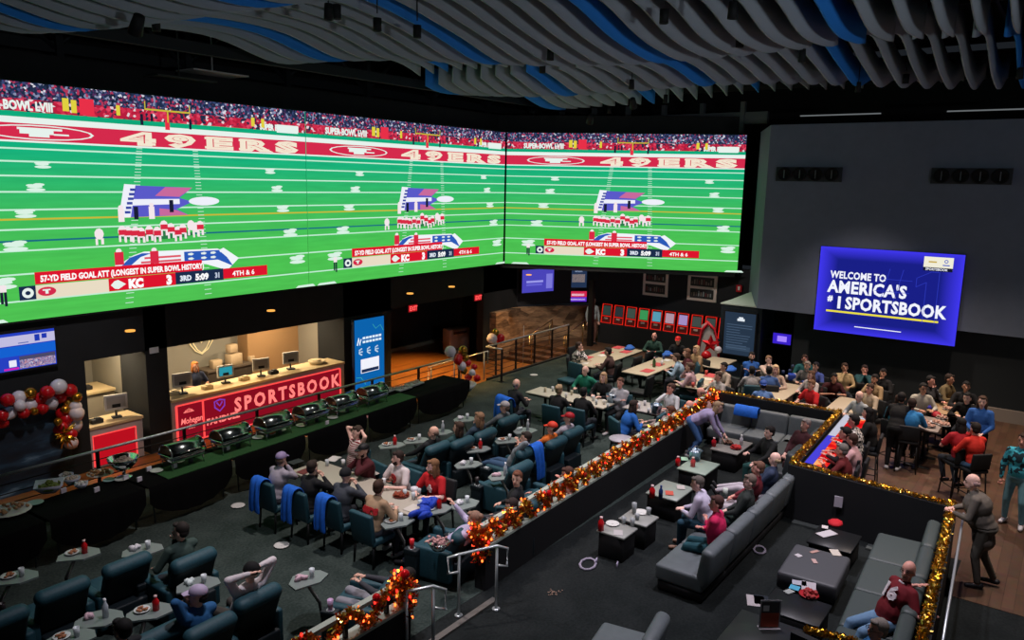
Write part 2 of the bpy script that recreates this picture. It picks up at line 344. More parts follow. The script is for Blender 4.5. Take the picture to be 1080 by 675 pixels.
def quad(mb,pts,y):      # pts in u,v (v down from the top)
    mb.add([(u*W_,y,(1-v)*H_) for u,v in pts],[tuple(range(len(pts)))])
def poly(name,shapes,y,m,parent):
    mb=MB()
    for s in shapes: quad(mb,s,y)
    return obj(name,mb,m,parent)
def rect(u0,v0,u1,v1): return [(u0,v1),(u1,v1),(u1,v0),(u0,v0)]
def oval(u,v,a,b,n=18): return [(u+a*math.cos(-2*PI*i/n),v+b*math.sin(-2*PI*i/n)) for i in range(n)]
TX=Matrix.Rotation(PI/2,4,'X')
def stext(name,s,u,v,h,m,parent,y=-.03,bold=.02,sx=1,align='LEFT',space=1,shear=0):
    return textmesh(name,s,h/.70,m,parent,Matrix.Translation((u*W_,y,(1-v)*H_))@TX,bold,sx,align,shear,space)
def big_display(label):
    t=thing('led_video_wall',label,'video screen',(0,0,0),0)
    mb=MB(); mb.b2((-.01,.02,-.05),(W_+.01,.22,H_+.05)); obj('cabinet',mb,M_black,t)
    mb=MB(); mb.b2((.012,0,0),(W_-.012,.02,H_)); obj('field_picture',mb,M_field,t)
    e_w=emi('#e6f2ec',1.0); e_r=emi('#d42a4c',1.0); e_tan=emi('#f3e6d0',1.0); e_navy=emi('#1b2c4a',1.0); e_red=emi('#d8142c',1.05); e_y=emi('#c8b83a',1); e_b=emi('#2a50b0',1); e_dk=emi('#1a1e34',1)
    poly('crowd_picture',[rect(.0013,0,.9987,.085)],-.004,M_crowd,t)
    poly('sideline_picture',[rect(.0013,.068,.9987,.12)],-.006,M_side,t)
    poly('end_line',[rect(.0013,.142,.9987,.17),rect(.0013,.238,.9987,.246)],-.006,e_w,t)
    poly('end_zone',[rect(.0013,.168,.9987,.238)],-.008,e_r,t)
    stext('stadium_lettering','SUPER BOWL LVIII',.075,.113,.17,e_w,t,-.012,.012,.8)
    stext('stadium_lettering','SUPER BOWL LVIII',.83,.118,.14,e_w,t,-.012,.012,.8)
    poly('board',[rect(.89,.085,.97,.128)],-.014,e_w,t)
    # goal post
    poly('goal_post',[rect(.475,.062,.605,.07),rect(.475,.03,.478,.07),rect(.602,.03,.605,.07),rect(.537,.07,.541,.12)],-.014,e_y,t)
    poly('yellow_vests',[rect(.27,.05,.285,.105),rect(.29,.055,.303,.11),rect(.4,.06,.41,.105),rect(.80,.06,.812,.105),rect(.835,.062,.846,.108)],-.014,emi('#e0d040',1),t)
    poly('pylon',[rect(.53,.09,.543,.155),rect(.31,.045,.345,.115)],-.013,emi('#e83048',1),t)
    poly('sideline_figure',[rect(.462+.0,.09,.47,.14),rect(.60,.095,.607,.145),rect(.49,.085,.497,.12)],-.014,e_dk,t)
    # logo oval and lettering of the end zone
    poly('oval_mark',[oval(.215,.203,.125,.031)],-.010,e_w,t); poly('oval_mark',[oval(.215,.203,.118,.026)],-.012,e_r,t)
    poly('logo_mark',[rect(.165,.184,.265,.193),rect(.17,.193,.245,.21),rect(.19,.21,.235,.222),rect(.245,.205,.28,.212)],-.014,e_w,t)
    for ch,u in zip('49ERS',(.455,.572,.690,.806,.925)):
        stext('end_zone_letter',ch,u,.2305,.25,e_tan,t,-.014,.030,3.9,'CENTER')
        stext('end_zone_letter_inner',ch,u,.2275,.225,e_r,t,-.016,-.012,4.1,'CENTER')
    poly('end_zone_serif',[rect(u0,v0,u0+w,v0+.011) for u0,v0,w in ((.645,.176,.03),(.645,.222,.03),(.755,.176,.03),(.755,.222,.03),(.45,.222,.05),(.83,.222,.03))],-.015,e_tan,t)
    # yard lines
    vs_=[.272,.325,.385,.452,.527,.61,.70,.80,.915]
    poly('yard_lines',[rect(.0013,v-.0036,.9987,v+.0036) for v in vs_],-.006,emi('#c4eed6',1.0),t)
    poly('first_down_line',[rect(.0013,.563,.9987,.571)],-.007,e_y,t)
    poly('scrimmage_line',[rect(.0013,.655,.9987,.663)],-.007,emi('#1a6a80',1),t)
    tk=[]
    v=.25
    while v<.99:
        a=(v-.25)/.75
        for u0,u1 in ((.455,.40),(.615,.635)):
            u=u0+(u1-u0)*a; tk.append(rect(u-.008-.003*a,v-.002,u+.008+.003*a,v+.0015))
        v+=.013+.011*a
    poly('hash_marks',tk,-.008,emi('#c8ecd8',.95),t)
    nb=[]
    rn=random.Random(3)
    for (ul,ur,vv,s) in ((.215,.862,.335,.8),(.195,.885,.43,.9),(.168,.905,.54,1),(.14,.93,.675,1.15),(.105,.955,.83,1.3),(.07,.985,.985,1.35)):
        for u in (ul,ur):
            if u==.985 or vv>.98: nb.append([(u-.04,.999),(u+.04,.999),(u+.03,.985),(u-.03,.987)]); continue
            nb.append(oval(u,vv+.014*s,.024*s,.008*s,12)); nb.append(oval(u-.012*s,vv-.006*s,.012*s,.006*s,9)); nb.append(oval(u+.008*s,vv-.010*s,.015*s,.007*s,9)); nb.append(rect(u-.012*s,vv-.006*s,u+.016*s,vv+.002*s))
            nb.append(oval(u-.002*s,vv+.002*s,.02*s,.004*s,9))
    poly('yard_numbers',nb,-.010,emi('#dcf4e6',.98),t)
    # midfield game logo
    poly('game_logo',[[(.395,.57),(.585,.565),(.55,.535),(.60,.50),(.56,.48),(.60,.43),(.415,.42)]],-.010,emi('#5a5ac8',1),t)
    poly('game_logo_stripe',[[(.50,.565),(.585,.565),(.55,.54),(.50,.53)],[(.49,.47),(.56,.475),(.60,.43),(.52,.428)]],-.012,emi('#c86a9c',1),t)
    poly('game_logo_panel',[[(.388,.57),(.420,.57),(.438,.418),(.408,.415)],[(.42,.515),(.56,.51),(.56,.485),(.43,.485)],oval(.635,.497,.048,.022)],-.013,emi('#eef0fa',1),t)
    for i in range(6): poly('game_logo_letter',[rect(.405+.0035*(5-i),.435+.021*i,.420+.0035*(5-i),.447+.021*i)],-.015,emi('#3a48a0',1),t)
    # players
    rn=random.Random(5)
    pw=[]; pr_=[]; pd=[]
    for u in [.395,.41,.43,.445,.468,.49,.51,.53,.55,.565,.335,.59,.605,.618]:
        v=.625+rn.uniform(-.012,.02); pw.append(oval(u,v,.012,.026,9)); pw.append(rect(u-.010,v+.02,u-.004,v+.05)); pw.append(rect(u+.004,v+.02,u+.011,v+.048))
        if u not in (.335,.59,.605): pr_.append(rect(u-.01,v-.006,u+.011,v+.018))
    for u,v in ((.395,.56),(.478,.55)): pw.append(rect(u-.008,v-.03,u+.008,v+.03)); pw.append(oval(u,v-.038,.007,.01,8))
    for u,v in ((.435,.55),(.535,.52)): pd.append(rect(u-.006,v-.03,u+.006,v+.03))
    for u,v in ((.382,.76),(.478,.765)): pr_.append(rect(u-.012,v-.03,u+.012,v+.03)); pw.append(oval(u,v-.035,.008,.012,8)); pw.append(rect(u-.012,v+.02,u-.004,v+.05))
    pw.append(rect(.098,.84,.112,.87)); pd.append(rect(.098,.87,.104,.92)); pd.append(rect(.106,.87,.112,.93))
    poly('player_shadow',[oval(.49,.66,.11,.02)],-.011,emi('#2a7a48',1),t)
    # league shield
    poly('shield_logo',[[(.37,.80),(.72,.80),(.70,.765),(.67,.742),(.45,.735),(.42,.75)],[(.60,.80),(.70,.86),(.74,.80),(.69,.74)]],-.010,emi('#f0f4fa',1),t)
    poly('shield_logo_blue',[[(.385,.80),(.41,.80),(.44,.76),(.47,.745),(.445,.742),(.41,.76)],[(.565,.80),(.69,.80),(.675,.75),(.565,.748)],[(.67,.80),(.72,.84),(.70,.79),(.68,.76)]],-.012,emi('#2c5ab8',1),t)
    poly('shield_logo_red',[rect(.45,.762,.555,.772),rect(.44,.782,.555,.792)],-.012,emi('#e05a6a',1),t)
    poly('shield_logo_star',[oval(u,v,.01,.007,5) for u in (.585,.625,.655) for v in (.762,.785)],-.014,e_w,t)
    poly('player_figure_white',pw,-.014,emi('#f4e6ea',1),t); poly('player_figure_red',pr_,-.016,emi('#d82a44',1),t); poly('referee_figure',pd,-.016,e_dk,t)
    # captions
    poly('caption_banner',[rect(.175,.795,.618,.848)],-.02,e_red,t); stext('caption_lettering','57-YD FIELD GOAL ATT (LONGEST IN SUPER BOWL HISTORY)',.187,.838,.125,emi('#ffffff',1),t,-.024,.008,.80)
    poly('score_bar',[rect(.138,.852,.175,.912),rect(.535,.848,.685,.908)],-.02,e_navy,t)
    poly('score_bar_tan',[rect(.175,.852,.35,.912)],-.02,emi('#e8dcc4',1),t)
    poly('score_bar_red',[rect(.35,.850,.535,.910),rect(.685,.850,.838,.904)],-.02,e_red,t)
    poly('network_mark',[oval(.157,.882,.013,.022)],-.024,e_w,t); poly('network_mark',[oval(.157,.882,.006,.009)],-.026,e_navy,t)
    poly('team_mark',[oval(.20,.882,.021,.02)],-.024,e_r,t); poly('team_mark',[rect(.19,.872,.208,.878),rect(.196,.878,.203,.892)],-.026,e_w,t)
    poly('team_mark',[[(.355,.882),(.365,.900),(.375,.903),(.395,.882),(.375,.86),(.365,.864)]],-.024,e_w,t)
    stext('score_lettering','KC',.402,.902,.185,emi('#ffffff',1),t,-.024,.02,1.0); stext('score_lettering','3',.508,.902,.2,emi('#ffffff',1),t,-.024,.02,1.0)
    stext('score_lettering','3RD',.548,.893,.12,emi('#e0e8f4',1),t,-.024,.01,1.0); stext('score_lettering','5:09',.595,.896,.145,emi('#ffffff',1),t,-.024,.012,1.05); stext('score_lettering','31',.657,.893,.12,emi('#c0cce0',1),t,-.024,.01,.9)
    stext('score_lettering','4TH & 6',.715,.893,.12,emi('#ffffff',1),t,-.024,.004,1.15)
    return t
d0=big_display('huge wall screen showing a football game, nearest the balloon arch end of the wall')
d0.location=(5.58,Y0-.22,3.17)
d1=copy_tree(d0); d0.scale=(.945,1,1); d1['label']='huge wall screen showing a football game, middle of three above the doors'; d1.location=(14.18,Y0-.22,3.17)
d2=copy_tree(d1); d2['label']='huge angled wall screen with a football game above the row of betting kiosks'
d2.location=(23.34,Y0-.24,3.17); d2.rotation_euler=(0,0,math.atan2(C1.y-C0.y,C1.x-C0.x)); d2.scale=((C1-C0).length/9.1,1,1)

# welcome sign on the grey wall : local X runs to the viewer's right (world -y)
def plane_thing(name,label,cat,loc,rz,tilt=0):
    t=thing(name,label,cat,loc,rz); t.rotation_euler=(tilt,0,rz); return t
def flat(parent,name,x0,z0,x1,z1,y,m): 
    mb=MB(); mb.add([(x0,y,z0),(x1,y,z0),(x1,y,z1),(x0,y,z1)],[(0,1,2,3)]); return obj(name,mb,m,parent)
def ptext(parent,name,s,x,z,h,m,y=-.06,bold=.01,sx=1,align='LEFT',shear=0,space=1):
    return textmesh(name,s,h/.7,m,parent,Matrix.Translation((x,y,z))@TX,bold,sx,align,shear,space)
def sign_mat():
    m=D.materials.new('sign_blue'); m.use_nodes=True; nt=m.node_tree; nt.nodes.clear(); L=nt.links.new
    o=nt.nodes.new('ShaderNodeOutputMaterial'); e=nt.nodes.new('ShaderNodeEmission'); tc=nt.nodes.new('ShaderNodeTexCoord')
    v=nt.nodes.new('ShaderNodeVectorMath'); v.operation='SUBTRACT'; v.inputs[1].default_value=(.5,.5,.5); L(tc.outputs['Generated'],v.inputs[0])
    s=nt.nodes.new('ShaderNodeSeparateXYZ'); L(v.outputs[0],s.inputs[0])
    a=nt.nodes.new('ShaderNodeMath'); a.operation='ABSOLUTE'; L(s.outputs['X'],a.inputs[0]); b=nt.nodes.new('ShaderNodeMath'); b.operation='ABSOLUTE'; L(s.outputs['Z'],b.inputs[0])
    x=nt.nodes.new('ShaderNodeMath'); x.operation='MAXIMUM'; L(a.outputs[0],x.inputs[0]); L(b.outputs[0],x.inputs[1])
    r=nt.nodes.new('ShaderNodeValToRGB'); r.color_ramp.elements[0].position=.36; r.color_ramp.elements[0].color=(*lin('#191f86'),1); r.color_ramp.elements[1].position=.5; r.color_ramp.elements[1].color=(*lin('#4038ee'),1)
    L(x.outputs[0],r.inputs[0]); L(r.outputs[0],e.inputs[0]); e.inputs[1].default_value=1; L(e.outputs[0],o.inputs[0]); return m
t=plane_thing('welcome_sign','large blue lit screen with white welcome lettering on the grey wall','sign',(24.12,6.23,1.98),-PI/2)
mb=MB(); mb.b2((0,-.0,0),(3.77,.07,2.53)); obj('panel',mb,M_black,t)
mb=MB(); mb.b2((.01,-.02,.01),(3.76,0,2.52)); obj('picture',mb,sign_mat(),t)
ew=emi('#f2f4ff',1.0)
ptext(t,'lettering','WELCOME TO',.36,1.62,.20,ew,-.03,.010,.78,space=1.05)
ptext(t,'lettering',"AMERICA'S",.32,1.20,.34,ew,-.03,.018,.86,space=1.06)
ptext(t,'lettering',"SPORTSBOOK",.84,.74,.34,ew,-.03,.018,.82,space=1.05); ptext(t,'lettering',"1",.56,.74,.33,ew,-.03,.022,.9); ptext(t,'lettering',"#",.34,.93,.16,ew,-.03,.012,.95)
flat(t,'underline',.32,.60,3.30,.655,-.03,emi('#f0e040',1)); flat(t,'caption_line',1.15,.22,2.4,.245,-.03,ew)
flat(t,'logo_box',2.78,2.08,3.5,2.42,-.03,emi('#f0ecd8',1)); flat(t,'logo_strip',2.78,2.03,3.5,2.13,-.035,emi('#141830',1)); ptext(t,'logo_lettering','SPORTSBOOK',2.84,2.05,.06,ew,-.04,.002,1)
mb=MB(); mb.lathe([(.05,0),(.03,.0)],n=12); o=obj('logo_mark',mb,emi('#3858c8',1),t,Matrix.Translation((3.33,-.04,2.31))@TX)
flat(t,'logo_mark_bar',2.9,2.26,3.1,2.30,-.04,emi('#c8a850',1)); flat(t,'logo_mark_bar',3.25,2.19,3.42,2.22,-.04,emi('#3858c8',1))
mb=MB()
for a,b in (((1.75,1.0),(1.95,2.0)),((2.1,1.0),(2.3,2.0)),((1.6,1.35),(2.5,1.35)),((1.65,1.7),(2.55,1.7)),((2.9,.55),(2.9,1.7)),((2.9,1.7),(2.65,1.55)),((2.65,1.55),(2.65,1.8)),((2.65,1.8),(3.0,2.0)),((3.0,2.0),(3.2,2.0)),((3.2,2.0),(3.2,.55))):
    mb.tube([(a[0],-.028,a[1]),(b[0],-.028,b[1])],.008,4)
obj('outline_numeral',mb,emi('#2c38b8',1),t)

# speaker banks on the grey wall
for k,(y0,lab) in enumerate(((7.72,'bank of four round black speakers on grey wall, nearer the wall screens'),(3.52,'bank of four round black speakers on grey wall, above the welcome sign end'))):
    t=thing('speaker_bank',lab,'loudspeaker',(24.14,y0,6.38),-PI/2)
    mb=MB(); mb.b2((0,-.04,0),(1.88,.08,.42)); obj('mounting_panel',mb,mat('#2c3036',.6),t)
    for j in range(4):
        mb=MB(); mb.lathe([(.001,0),(.19,0),(.2,.05),(.17,.12),(.15,.06),(.001,.02)],n=18); s=obj('driver',mb,M_black,t,Matrix.Translation((.26+.455*j,-.04,.21))@TX)
        mb=MB(); mb.box((0,0,.07),(.025,.24,.02)); obj('handle',mb,mat('#8a8f96',.4,.8),s)
# pier display
t=plane_thing('wall_display','dim slate blue display with lines of text on the dark pier','video screen',(24.56,9.16,.75),-PI/2)
mb=MB(); mb.b2((-.04,-.02,-.04),(1.06,.05,1.44)); obj('bezel',mb,M_black,t); flat(t,'picture',0,0,1.02,1.4,-.025,emi('#2c3c50',.8,True))
rn=random.Random(2)
for j in range(10): 
    z=.98-.085*j; flat(t,'text_line',.08,z,.5+rn.random()*.45,z+.022,-.03,emi('#50657e',.8))
flat(t,'logo',.42,1.13,.66,1.21,-.03,emi('#dfe6ee',1)); flat(t,'logo',.47,1.21,.61,1.26,-.03,emi('#dfe6ee',1))
flat(t,'text_block',.1,.15,.9,.3,-.028,emi('#3c4e64',.8))
# recess monitor
t=plane_thing('monitor','small violet glowing monitor in the dark recess beside the pier','monitor',(25.0,7.72,1.18),-PI/2)
mb=MB(); mb.b2((0,0,0),(.66,.05,.42)); mb.cyl((.3,.3,.2),(.3,.02,.2),.02,n=6); mb.tube([(-.35,.02,.12),(0,.02,.16)],.02,5); obj('housing',mb,M_black2,t); flat(t,'picture',.03,.04,.60,.38,-.01,emi('#3a22c8',1)); flat(t,'picture_bars',.17,.12,.47,.30,-.014,emi('#a080ff',1.1))
mb=MB(); mb.b2((.66,-.01,-.12),(.9,.2,.3)); obj('bracket',mb,M_dsteel,t)

# left TV
t=plane_thing('wall_tv','wall television with blue and white banner under the giant screen','television',(5.4,Y0-.12,2.14),0)
mb=MB(); mb.b2((-.05,0,-.05),(2.07,.1,.83)); obj('bezel',mb,M_black,t)
flat(t,'picture',0,0,2.02,.78,-.01,emi('#2640c0',1,True)); flat(t,'picture_band',0,.52,2.02,.72,-.014,emi('#c0bce0',1)); flat(t,'picture_band',0,.30,2.02,.50,-.014,emi('#1560d0',1))
flat(t,'picture_crowd',1.3,.02,2.0,.26,-.014,crowd_mat('tv_crowd',40,14,[(0,'#8a80b0'),(.3,'#a89ac0'),(.55,'#c08a9a'),(.75,'#5a5890'),(.9,'#d8d4e8')])); flat(t,'picture_band',1.3,.2,2.0,.28,-.016,emi('#4a4868',1))
flat(t,'picture_mark',1.62,.56,1.72,.7,-.018,emi('#2038b0',1)); flat(t,'picture_mark',1.76,.6,1.86,.7,-.018,emi('#2038b0',1)); flat(t,'picture_mark',1.1,.08,1.24,.22,-.018,emi('#e8e8f8',1)); flat(t,'picture_mark',1.0,.02,1.28,.06,-.018,emi('#d020b0',1)); flat(t,'picture_mark',1.3,.55,1.5,.57,-.018,emi('#5868b0',1))

# corner TVs on the stone end
t=plane_thing('wall_tv','tilted violet television on the dark wall above the stone wall','television',(24.35,17.25,1.95),R(-20),R(0))
mb=MB(); mb.b2((-.03,0,-.03),(1.75,.08,.93)); obj('bezel',mb,M_black,t); flat(t,'picture',0,0,1.72,.9,-.01,emi('#4a44b8',1,True)); flat(t,'picture_band',.2,.38,1.0,.46,-.014,emi('#9a98e8',1)); flat(t,'picture_band',.2,.26,.95,.34,-.014,emi('#6460d0',1)); flat(t,'picture_bottle',1.15,.12,1.45,.7,-.014,emi('#7c78d8',1))
def poster(lab,loc,rz,w,h,fr,inn,cells,glow=True):
    t=plane_thing('framed_poster',lab,'poster',loc,rz); mb=MB(); mb.b2((0,0,0),(w,.05,h)); obj('frame',mb,fr,t)
    for (x0,z0,x1,z1,m) in cells: flat(t,'picture_cell',x0*w,z0*h,x1*w,z1*h,-.006,m)
    return t
poster('narrow blue lit poster with pale grid beside the violet television',(26.35,16.35,2.02),R(-45),.75,.85,mat('#1c2430'),None,[(.05,.05,.95,.95,emi('#22324e',1)),(.15,.3,.85,.68,emi('#8a7c78',1)),(.3,.78,.7,.86,emi('#8898b8',1))])
poster('small red and violet lit sign below the narrow blue poster',(26.35,16.35,1.48),R(-45),.75,.44,mat('#101018'),None,[(.02,.45,.98,.98,emi('#d0244c',1)),(.02,.02,.98,.45,emi('#5a2cc0',1)),(.15,.55,.85,.75,emi('#e8c0d0',1)),(.1,.15,.9,.3,emi('#c8b0f0',1))])
pic=mat('#2a2c30',.5)
for lab,y,w in (('pale framed panel of dark photographs above the kiosks, nearer the violet television',13.6,1.05),('pale framed panel of dark photographs above the kiosks, nearer the pier',11.75,1.15)):
    t=poster(lab,(27.36,y,1.95),-PI/2,w,1.0,mat('#e8d8d2',.6),None,[(.1,.55,.9,.9,pic),(.1,.1,.9,.45,pic)])
    rn=random.Random(y)
    for j in range(9):
        x=.14+.08*j; 
        for z in (.18,.62): flat(t,'photograph',x*w,z,x*w+.05,z+rn.uniform(.08,.2),-.01,mat(rn.choice(['#8d7f78','#6a5a58','#9aa0a4','#743a3e']),.6))
t=thing('fire_alarm','small red fire alarm on the back wall left of the pier','alarm',(27.34,9.75,2.45),-PI/2)
mb=MB(); mb.b2((-.1,-.06,0),(.1,0,.24)); obj('body',mb,M_red,t); flat(t,'strobe',-.04,.06,.04,.2,-.065,M_white)

# exit signs
for i,(x,z) in enumerate(((18.35,1.93),(21.75,1.92))):
    t=thing('exit_sign',('red lit exit sign under the header, nearer the blue banner','red lit exit sign under the header, nearer the stone wall')[i],'exit sign',(x,17.35,z),0)
    mb=MB(); mb.b2((-.22,0,0),(.22,.06,.26)); mb.cyl((0,.03,.26),(0,.03,.4),.015,n=6); obj('housing',mb,mat('#3a2020'),t); flat(t,'face',-.2,.02,.2,.24,-.01,emi('#b0141c',1)); ptext(t,'lettering','EXIT',-.16,.06,.14,emi('#ff5a58',1.2),-.016,.008,.9)
# betting kiosks in a row on a black counter
mb=MB(); mb.b2((26.45,9.45,0),(27.35,15.0,.78)); o=struct('counter',mb,M_black2); tag(o,'long low black counter under the row of red betting kiosks','counter'); o['kind']='thing'
scr=['#30403c','#2c3438','#405048','#3c9a58','#5aa0b8','#b898a8','#a890c8','#444c48','#3c4a46','#38464a']
pl=['first','second','third','fourth','fifth','sixth','seventh','eighth','ninth','last']
e_k=emi('#ff2a1c',1.0)
for i in range(10):
    y=14.75-i*.535
    t=thing('betting_kiosk','red-lit betting kiosk, '+pl[i]+' in the row counted from the stone wall','kiosk',(26.75,y,.78),-PI/2,None)
    mb=MB(); mb.add([(-.22,-.15,0),(.22,-.15,0),(.22,.25,0),(-.22,.25,0),(-.22,-.05,.75),(.22,-.05,.75),(.22,.15,.75),(-.22,.15,.75)],[(0,3,2,1),(4,5,6,7),(0,1,5,4),(1,2,6,5),(2,3,7,6),(3,0,4,7)]); obj('cabinet',mb,mat('#6a1c1c',.5),t)
    mb=MB(); A=[(-.21,-.165,.02),(.21,-.165,.02),(.2,-.065,.74),(-.2,-.065,.74)]; mb.tube(A,.016,5,close=True); mb.tube([(-.2,-.13,.28),(.2,-.13,.28)],.012,5); obj('light_frame',mb,e_k,t)
    mb=MB(); mb.add([(-.17,-.123,.32),(.17,-.123,.32),(.165,-.075,.68),(-.165,-.075,.68)],[(0,1,2,3)]); obj('screen',mb,emi(scr[i],.9),t)
    mb=MB(); mb.box((0,-.155,.2),(.16,.02,.07)); obj('ticket_slot',mb,mat('#c8a8a0',.5),t)
# ================================================================== BOOTHS
M_ctop=mat('#c9b48c',.5); M_cfront=mat('#a9a8ad',.6); e_neon=emi('#ff4a48',1.15); e_sign=emi('#840c1e',1.0,True)
t=thing('betting_counter','long grey counter with red backlit sportsbook front panel','counter',(0,0,0))
mb=MB(); mb.b2((10.02,17.6,-.5),(15.6,18.3,.66)); obj('body',mb,M_cfront,t)
mb=MB(); mb.b2((10.02,17.56,.66),(15.6,18.35,.72)); obj('worktop',mb,M_ctop,t)
p=flat(t,'light_panel',10.14,-.45,15.42,.54,17.59,e_sign)
mb=MB()
for a,b in (((10.14,-.45),(10.14,.54)),((10.86,-.45),(10.86,.54)),((15.42,-.45),(15.42,.54))): mb.b2((a[0]-.02,17.56,a[1]),(a[0]+.02,17.6,b[1]))
mb.b2((10.14,17.57,.53),(15.42,17.6,.56)); mb.b2((10.14,17.57,-.45),(15.42,17.6,-.42)); obj('light_tube',mb,e_neon,t)
ew2=emi('#ff7a74',1.2)
ptext(t,'lettering','SPORTSBOOK',11.76,.04,.36,ew2,17.56,.020,.88,space=1.36)
ptext(t,'lettering','FANDUEL',10.93,-.13,.155,ew2,17.56,.012,.95,space=1.08)
ptext(t,'lettering','Mohegan',10.22,.05,.15,ew2,17.56,.004,.8,shear=.2,space=.95); ptext(t,'lettering','Sun',10.42,-.1,.11,ew2,17.56,.003,.8,shear=.4)
mb=MB(); S=[(11.18,.43),(11.33,.47),(11.48,.43),(11.47,.28),(11.33,.16),(11.19,.28)]; mb.tube([(x,17.57,z) for x,z in S],.022,4,close=True); mb.tube([(11.25,17.57,.4),(11.33,17.57,.3),(11.41,17.57,.4)],.02,4); obj('shield_mark',mb,emi('#7a3ab0',1),t)
mb=MB()
for dx in (-.12,-.06,0,.06,.12): mb.tube([(10.46+dx,17.57,.36-abs(dx)*.2),(10.46+dx*.6,17.57,.43-abs(dx)*.3)],.012,4)
mb.tube([(10.32,17.57,.34),(10.6,17.57,.34)],.01,4); obj('sun_mark',mb,ew2,t)
t=thing('side_counter','short counter with warm top and red panel in the narrow opening','counter',(0,0,0))
mb=MB(); mb.b2((8.06,17.65,-.5),(9.3,18.3,.44)); obj('body',mb,M_cfront,t); mb=MB(); mb.b2((8.06,17.62,.44),(9.32,18.35,.5)); obj('worktop',mb,M_ctop,t)
flat(t,'light_panel',8.14,-.45,9.1,.27,17.64,emi('#b80f1e',1.0,True)); mb=MB(); mb.tube([(8.12,17.63,-.45),(8.12,17.63,.28),(9.12,17.63,.28),(9.12,17.63,-.45)],.018,4); obj('light_tube',mb,e_neon,t)
t=thing('back_cabinet','beige cabinet at the rear of the narrow opening','cabinet',(0,0,0))
mb=MB(); mb.b2((8.1,19.3,-.5),(9.5,20.2,.8)); obj('body',mb,mat('#a39c8d',.7),t); mb=MB(); mb.b2((8.08,19.26,.8),(9.52,20.22,.86)); obj('worktop',mb,M_ctop,t)
t=thing('back_cabinet','dark cabinet with paper boxes behind the sportsbook counter','cabinet',(0,0,0))
mb=MB(); mb.b2((12.5,19.9,-.5),(14.0,20.5,.57)); obj('body',mb,mat('#3a332c',.7),t); mb=MB(); mb.b2((12.48,19.86,.57),(14.02,20.5,.62)); obj('worktop',mb,mat('#5a5046',.6),t)
def monitor(x,y,z,rz,lab,face,s=1.0,g=None):
    t=thing('monitor',lab,'monitor',(x,y,z),rz,g)
    mb=MB(); mb.box((0,0,.02),(.2,.16,.04)); mb.cyl((0,.02,.02),(0,.02,.2),.025,n=8); obj('stand',mb,M_greyd,t)
    mb=MB(); mb.box((0,0,.33*s),(.44*s,.06,.32*s)); obj('housing',mb,mat('#b9b7b2',.6),t)
    flat(t,'panel',-.18*s,.22*s,.18*s,.45*s,-.034,face)
    mb=MB(); mb.box((0,-.036,.26*s),(.16*s,.01,.07*s)); obj('label_plate',mb,M_black,t); return t
bk=mat('#8f8b86',.6)
monitor(10.55,17.95,.72,R(-12),'grey monitor back at the sign end of the counter, beside the clerk',bk,1.1)
monitor(12.9,17.95,.72,R(-15),'grey monitor back on the counter, middle of the sportsbook row',bk,1.05)
monitor(13.95,18.0,.72,R(-15),'grey monitor back on the counter nearest the wooden panel wall',bk,1.05)
monitor(11.85,18.05,.72,R(-8),'monitor on the counter with lit green and blue screen',emi('#2a90a0',1),1.0)
monitor(8.85,17.95,.5,R(-12),'grey monitor back on the short side counter',bk,1.15)
monitor(8.35,19.6,.86,R(10),'monitor with pale violet lit screen on the rear cabinet',emi('#a8a0e0',1),1.1)
def simple(name,lab,cat,mb,m,loc=(0,0,0),rz=0,g=None):
    o=obj(name,mb,m); o.location=loc; o.rotation_euler=(0,0,rz); return tag(o,lab,cat,g)
mb=MB(); rn=random.Random(4)
for i,(x,z,s,lab) in enumerate(((12.9,.62,.3,'small cardboard box on the rear dark cabinet'),(13.5,.62,.42,'large cardboard box with violet print on the rear dark cabinet'),(13.45,1.0,.3,'cardboard box stacked on the large printed box'),(14.1,.62,.2,'short carton right of the stacked boxes'))):
    b=MB(); b.cush((0,0,s*.4),(s,s*.7,s*.8),.01,n=1); b.box((0,-s*.351,s*.4),(s*.5,.004,s*.12)); simple('carton',lab,'box',b,mat('#b5a084',.7),(x,20.1,z),.1*i)
for i,(x,y,z,lab) in enumerate(((10.35,18.05,.72,'paper tray on the counter beside the clerk monitor'),(11.2,17.9,.72,'small stack of papers before the clerk'),(12.35,17.95,.72,'box of slips between the monitors'),(13.3,17.95,.72,'black card reader between two monitors'),(14.9,18.0,.72,'round wicker basket at the counter end'),(8.35,17.9,.5,'black card reader on the short side counter'),(8.95,19.6,.86,'silver gadget on the rear beige cabinet'))):
    b=MB()
    if 'basket' in lab: b.lathe([(.02,0),(.2,.0),(.26,.1),(.24,.11),(.18,.03),(.02,.02)],n=16); b.lathe([(.001,.02),(.15,.09),(.05,.14),(.001,.14)],n=10)
    else: b.cush((0,0,.05),(.26,.18,.1),.015); b.box((.02,-.02,.11),(.12,.1,.03))
    simple('basket' if 'basket' in lab else 'counter_item',lab,'basket' if 'basket' in lab else 'counter item',b,mat('#c7b592' if i in (0,1,2,4) else '#25262a',.6),(x,y,z))
t=thing('neon_logo','gold shield outline logo light on the booth wall','sign',(12.75,20.55,1.04),0)
mb=MB()
for k in (1,.72): mb.tube([(-.36*k,0,.62),(-.36*k,0,.3),(-.2*k,0,.08-.1*(k-1)),(0,0,-.04+.12*(1-k)),(.2*k,0,.08-.1*(k-1)),(.36*k,0,.3),(.36*k,0,.62)],.018,5)
mb.tube([(-.2,0,.55),(0,0,.3),(.2,0,.55)],.018,5); obj('light_tube',mb,emi('#e8c88a',1.3),t)
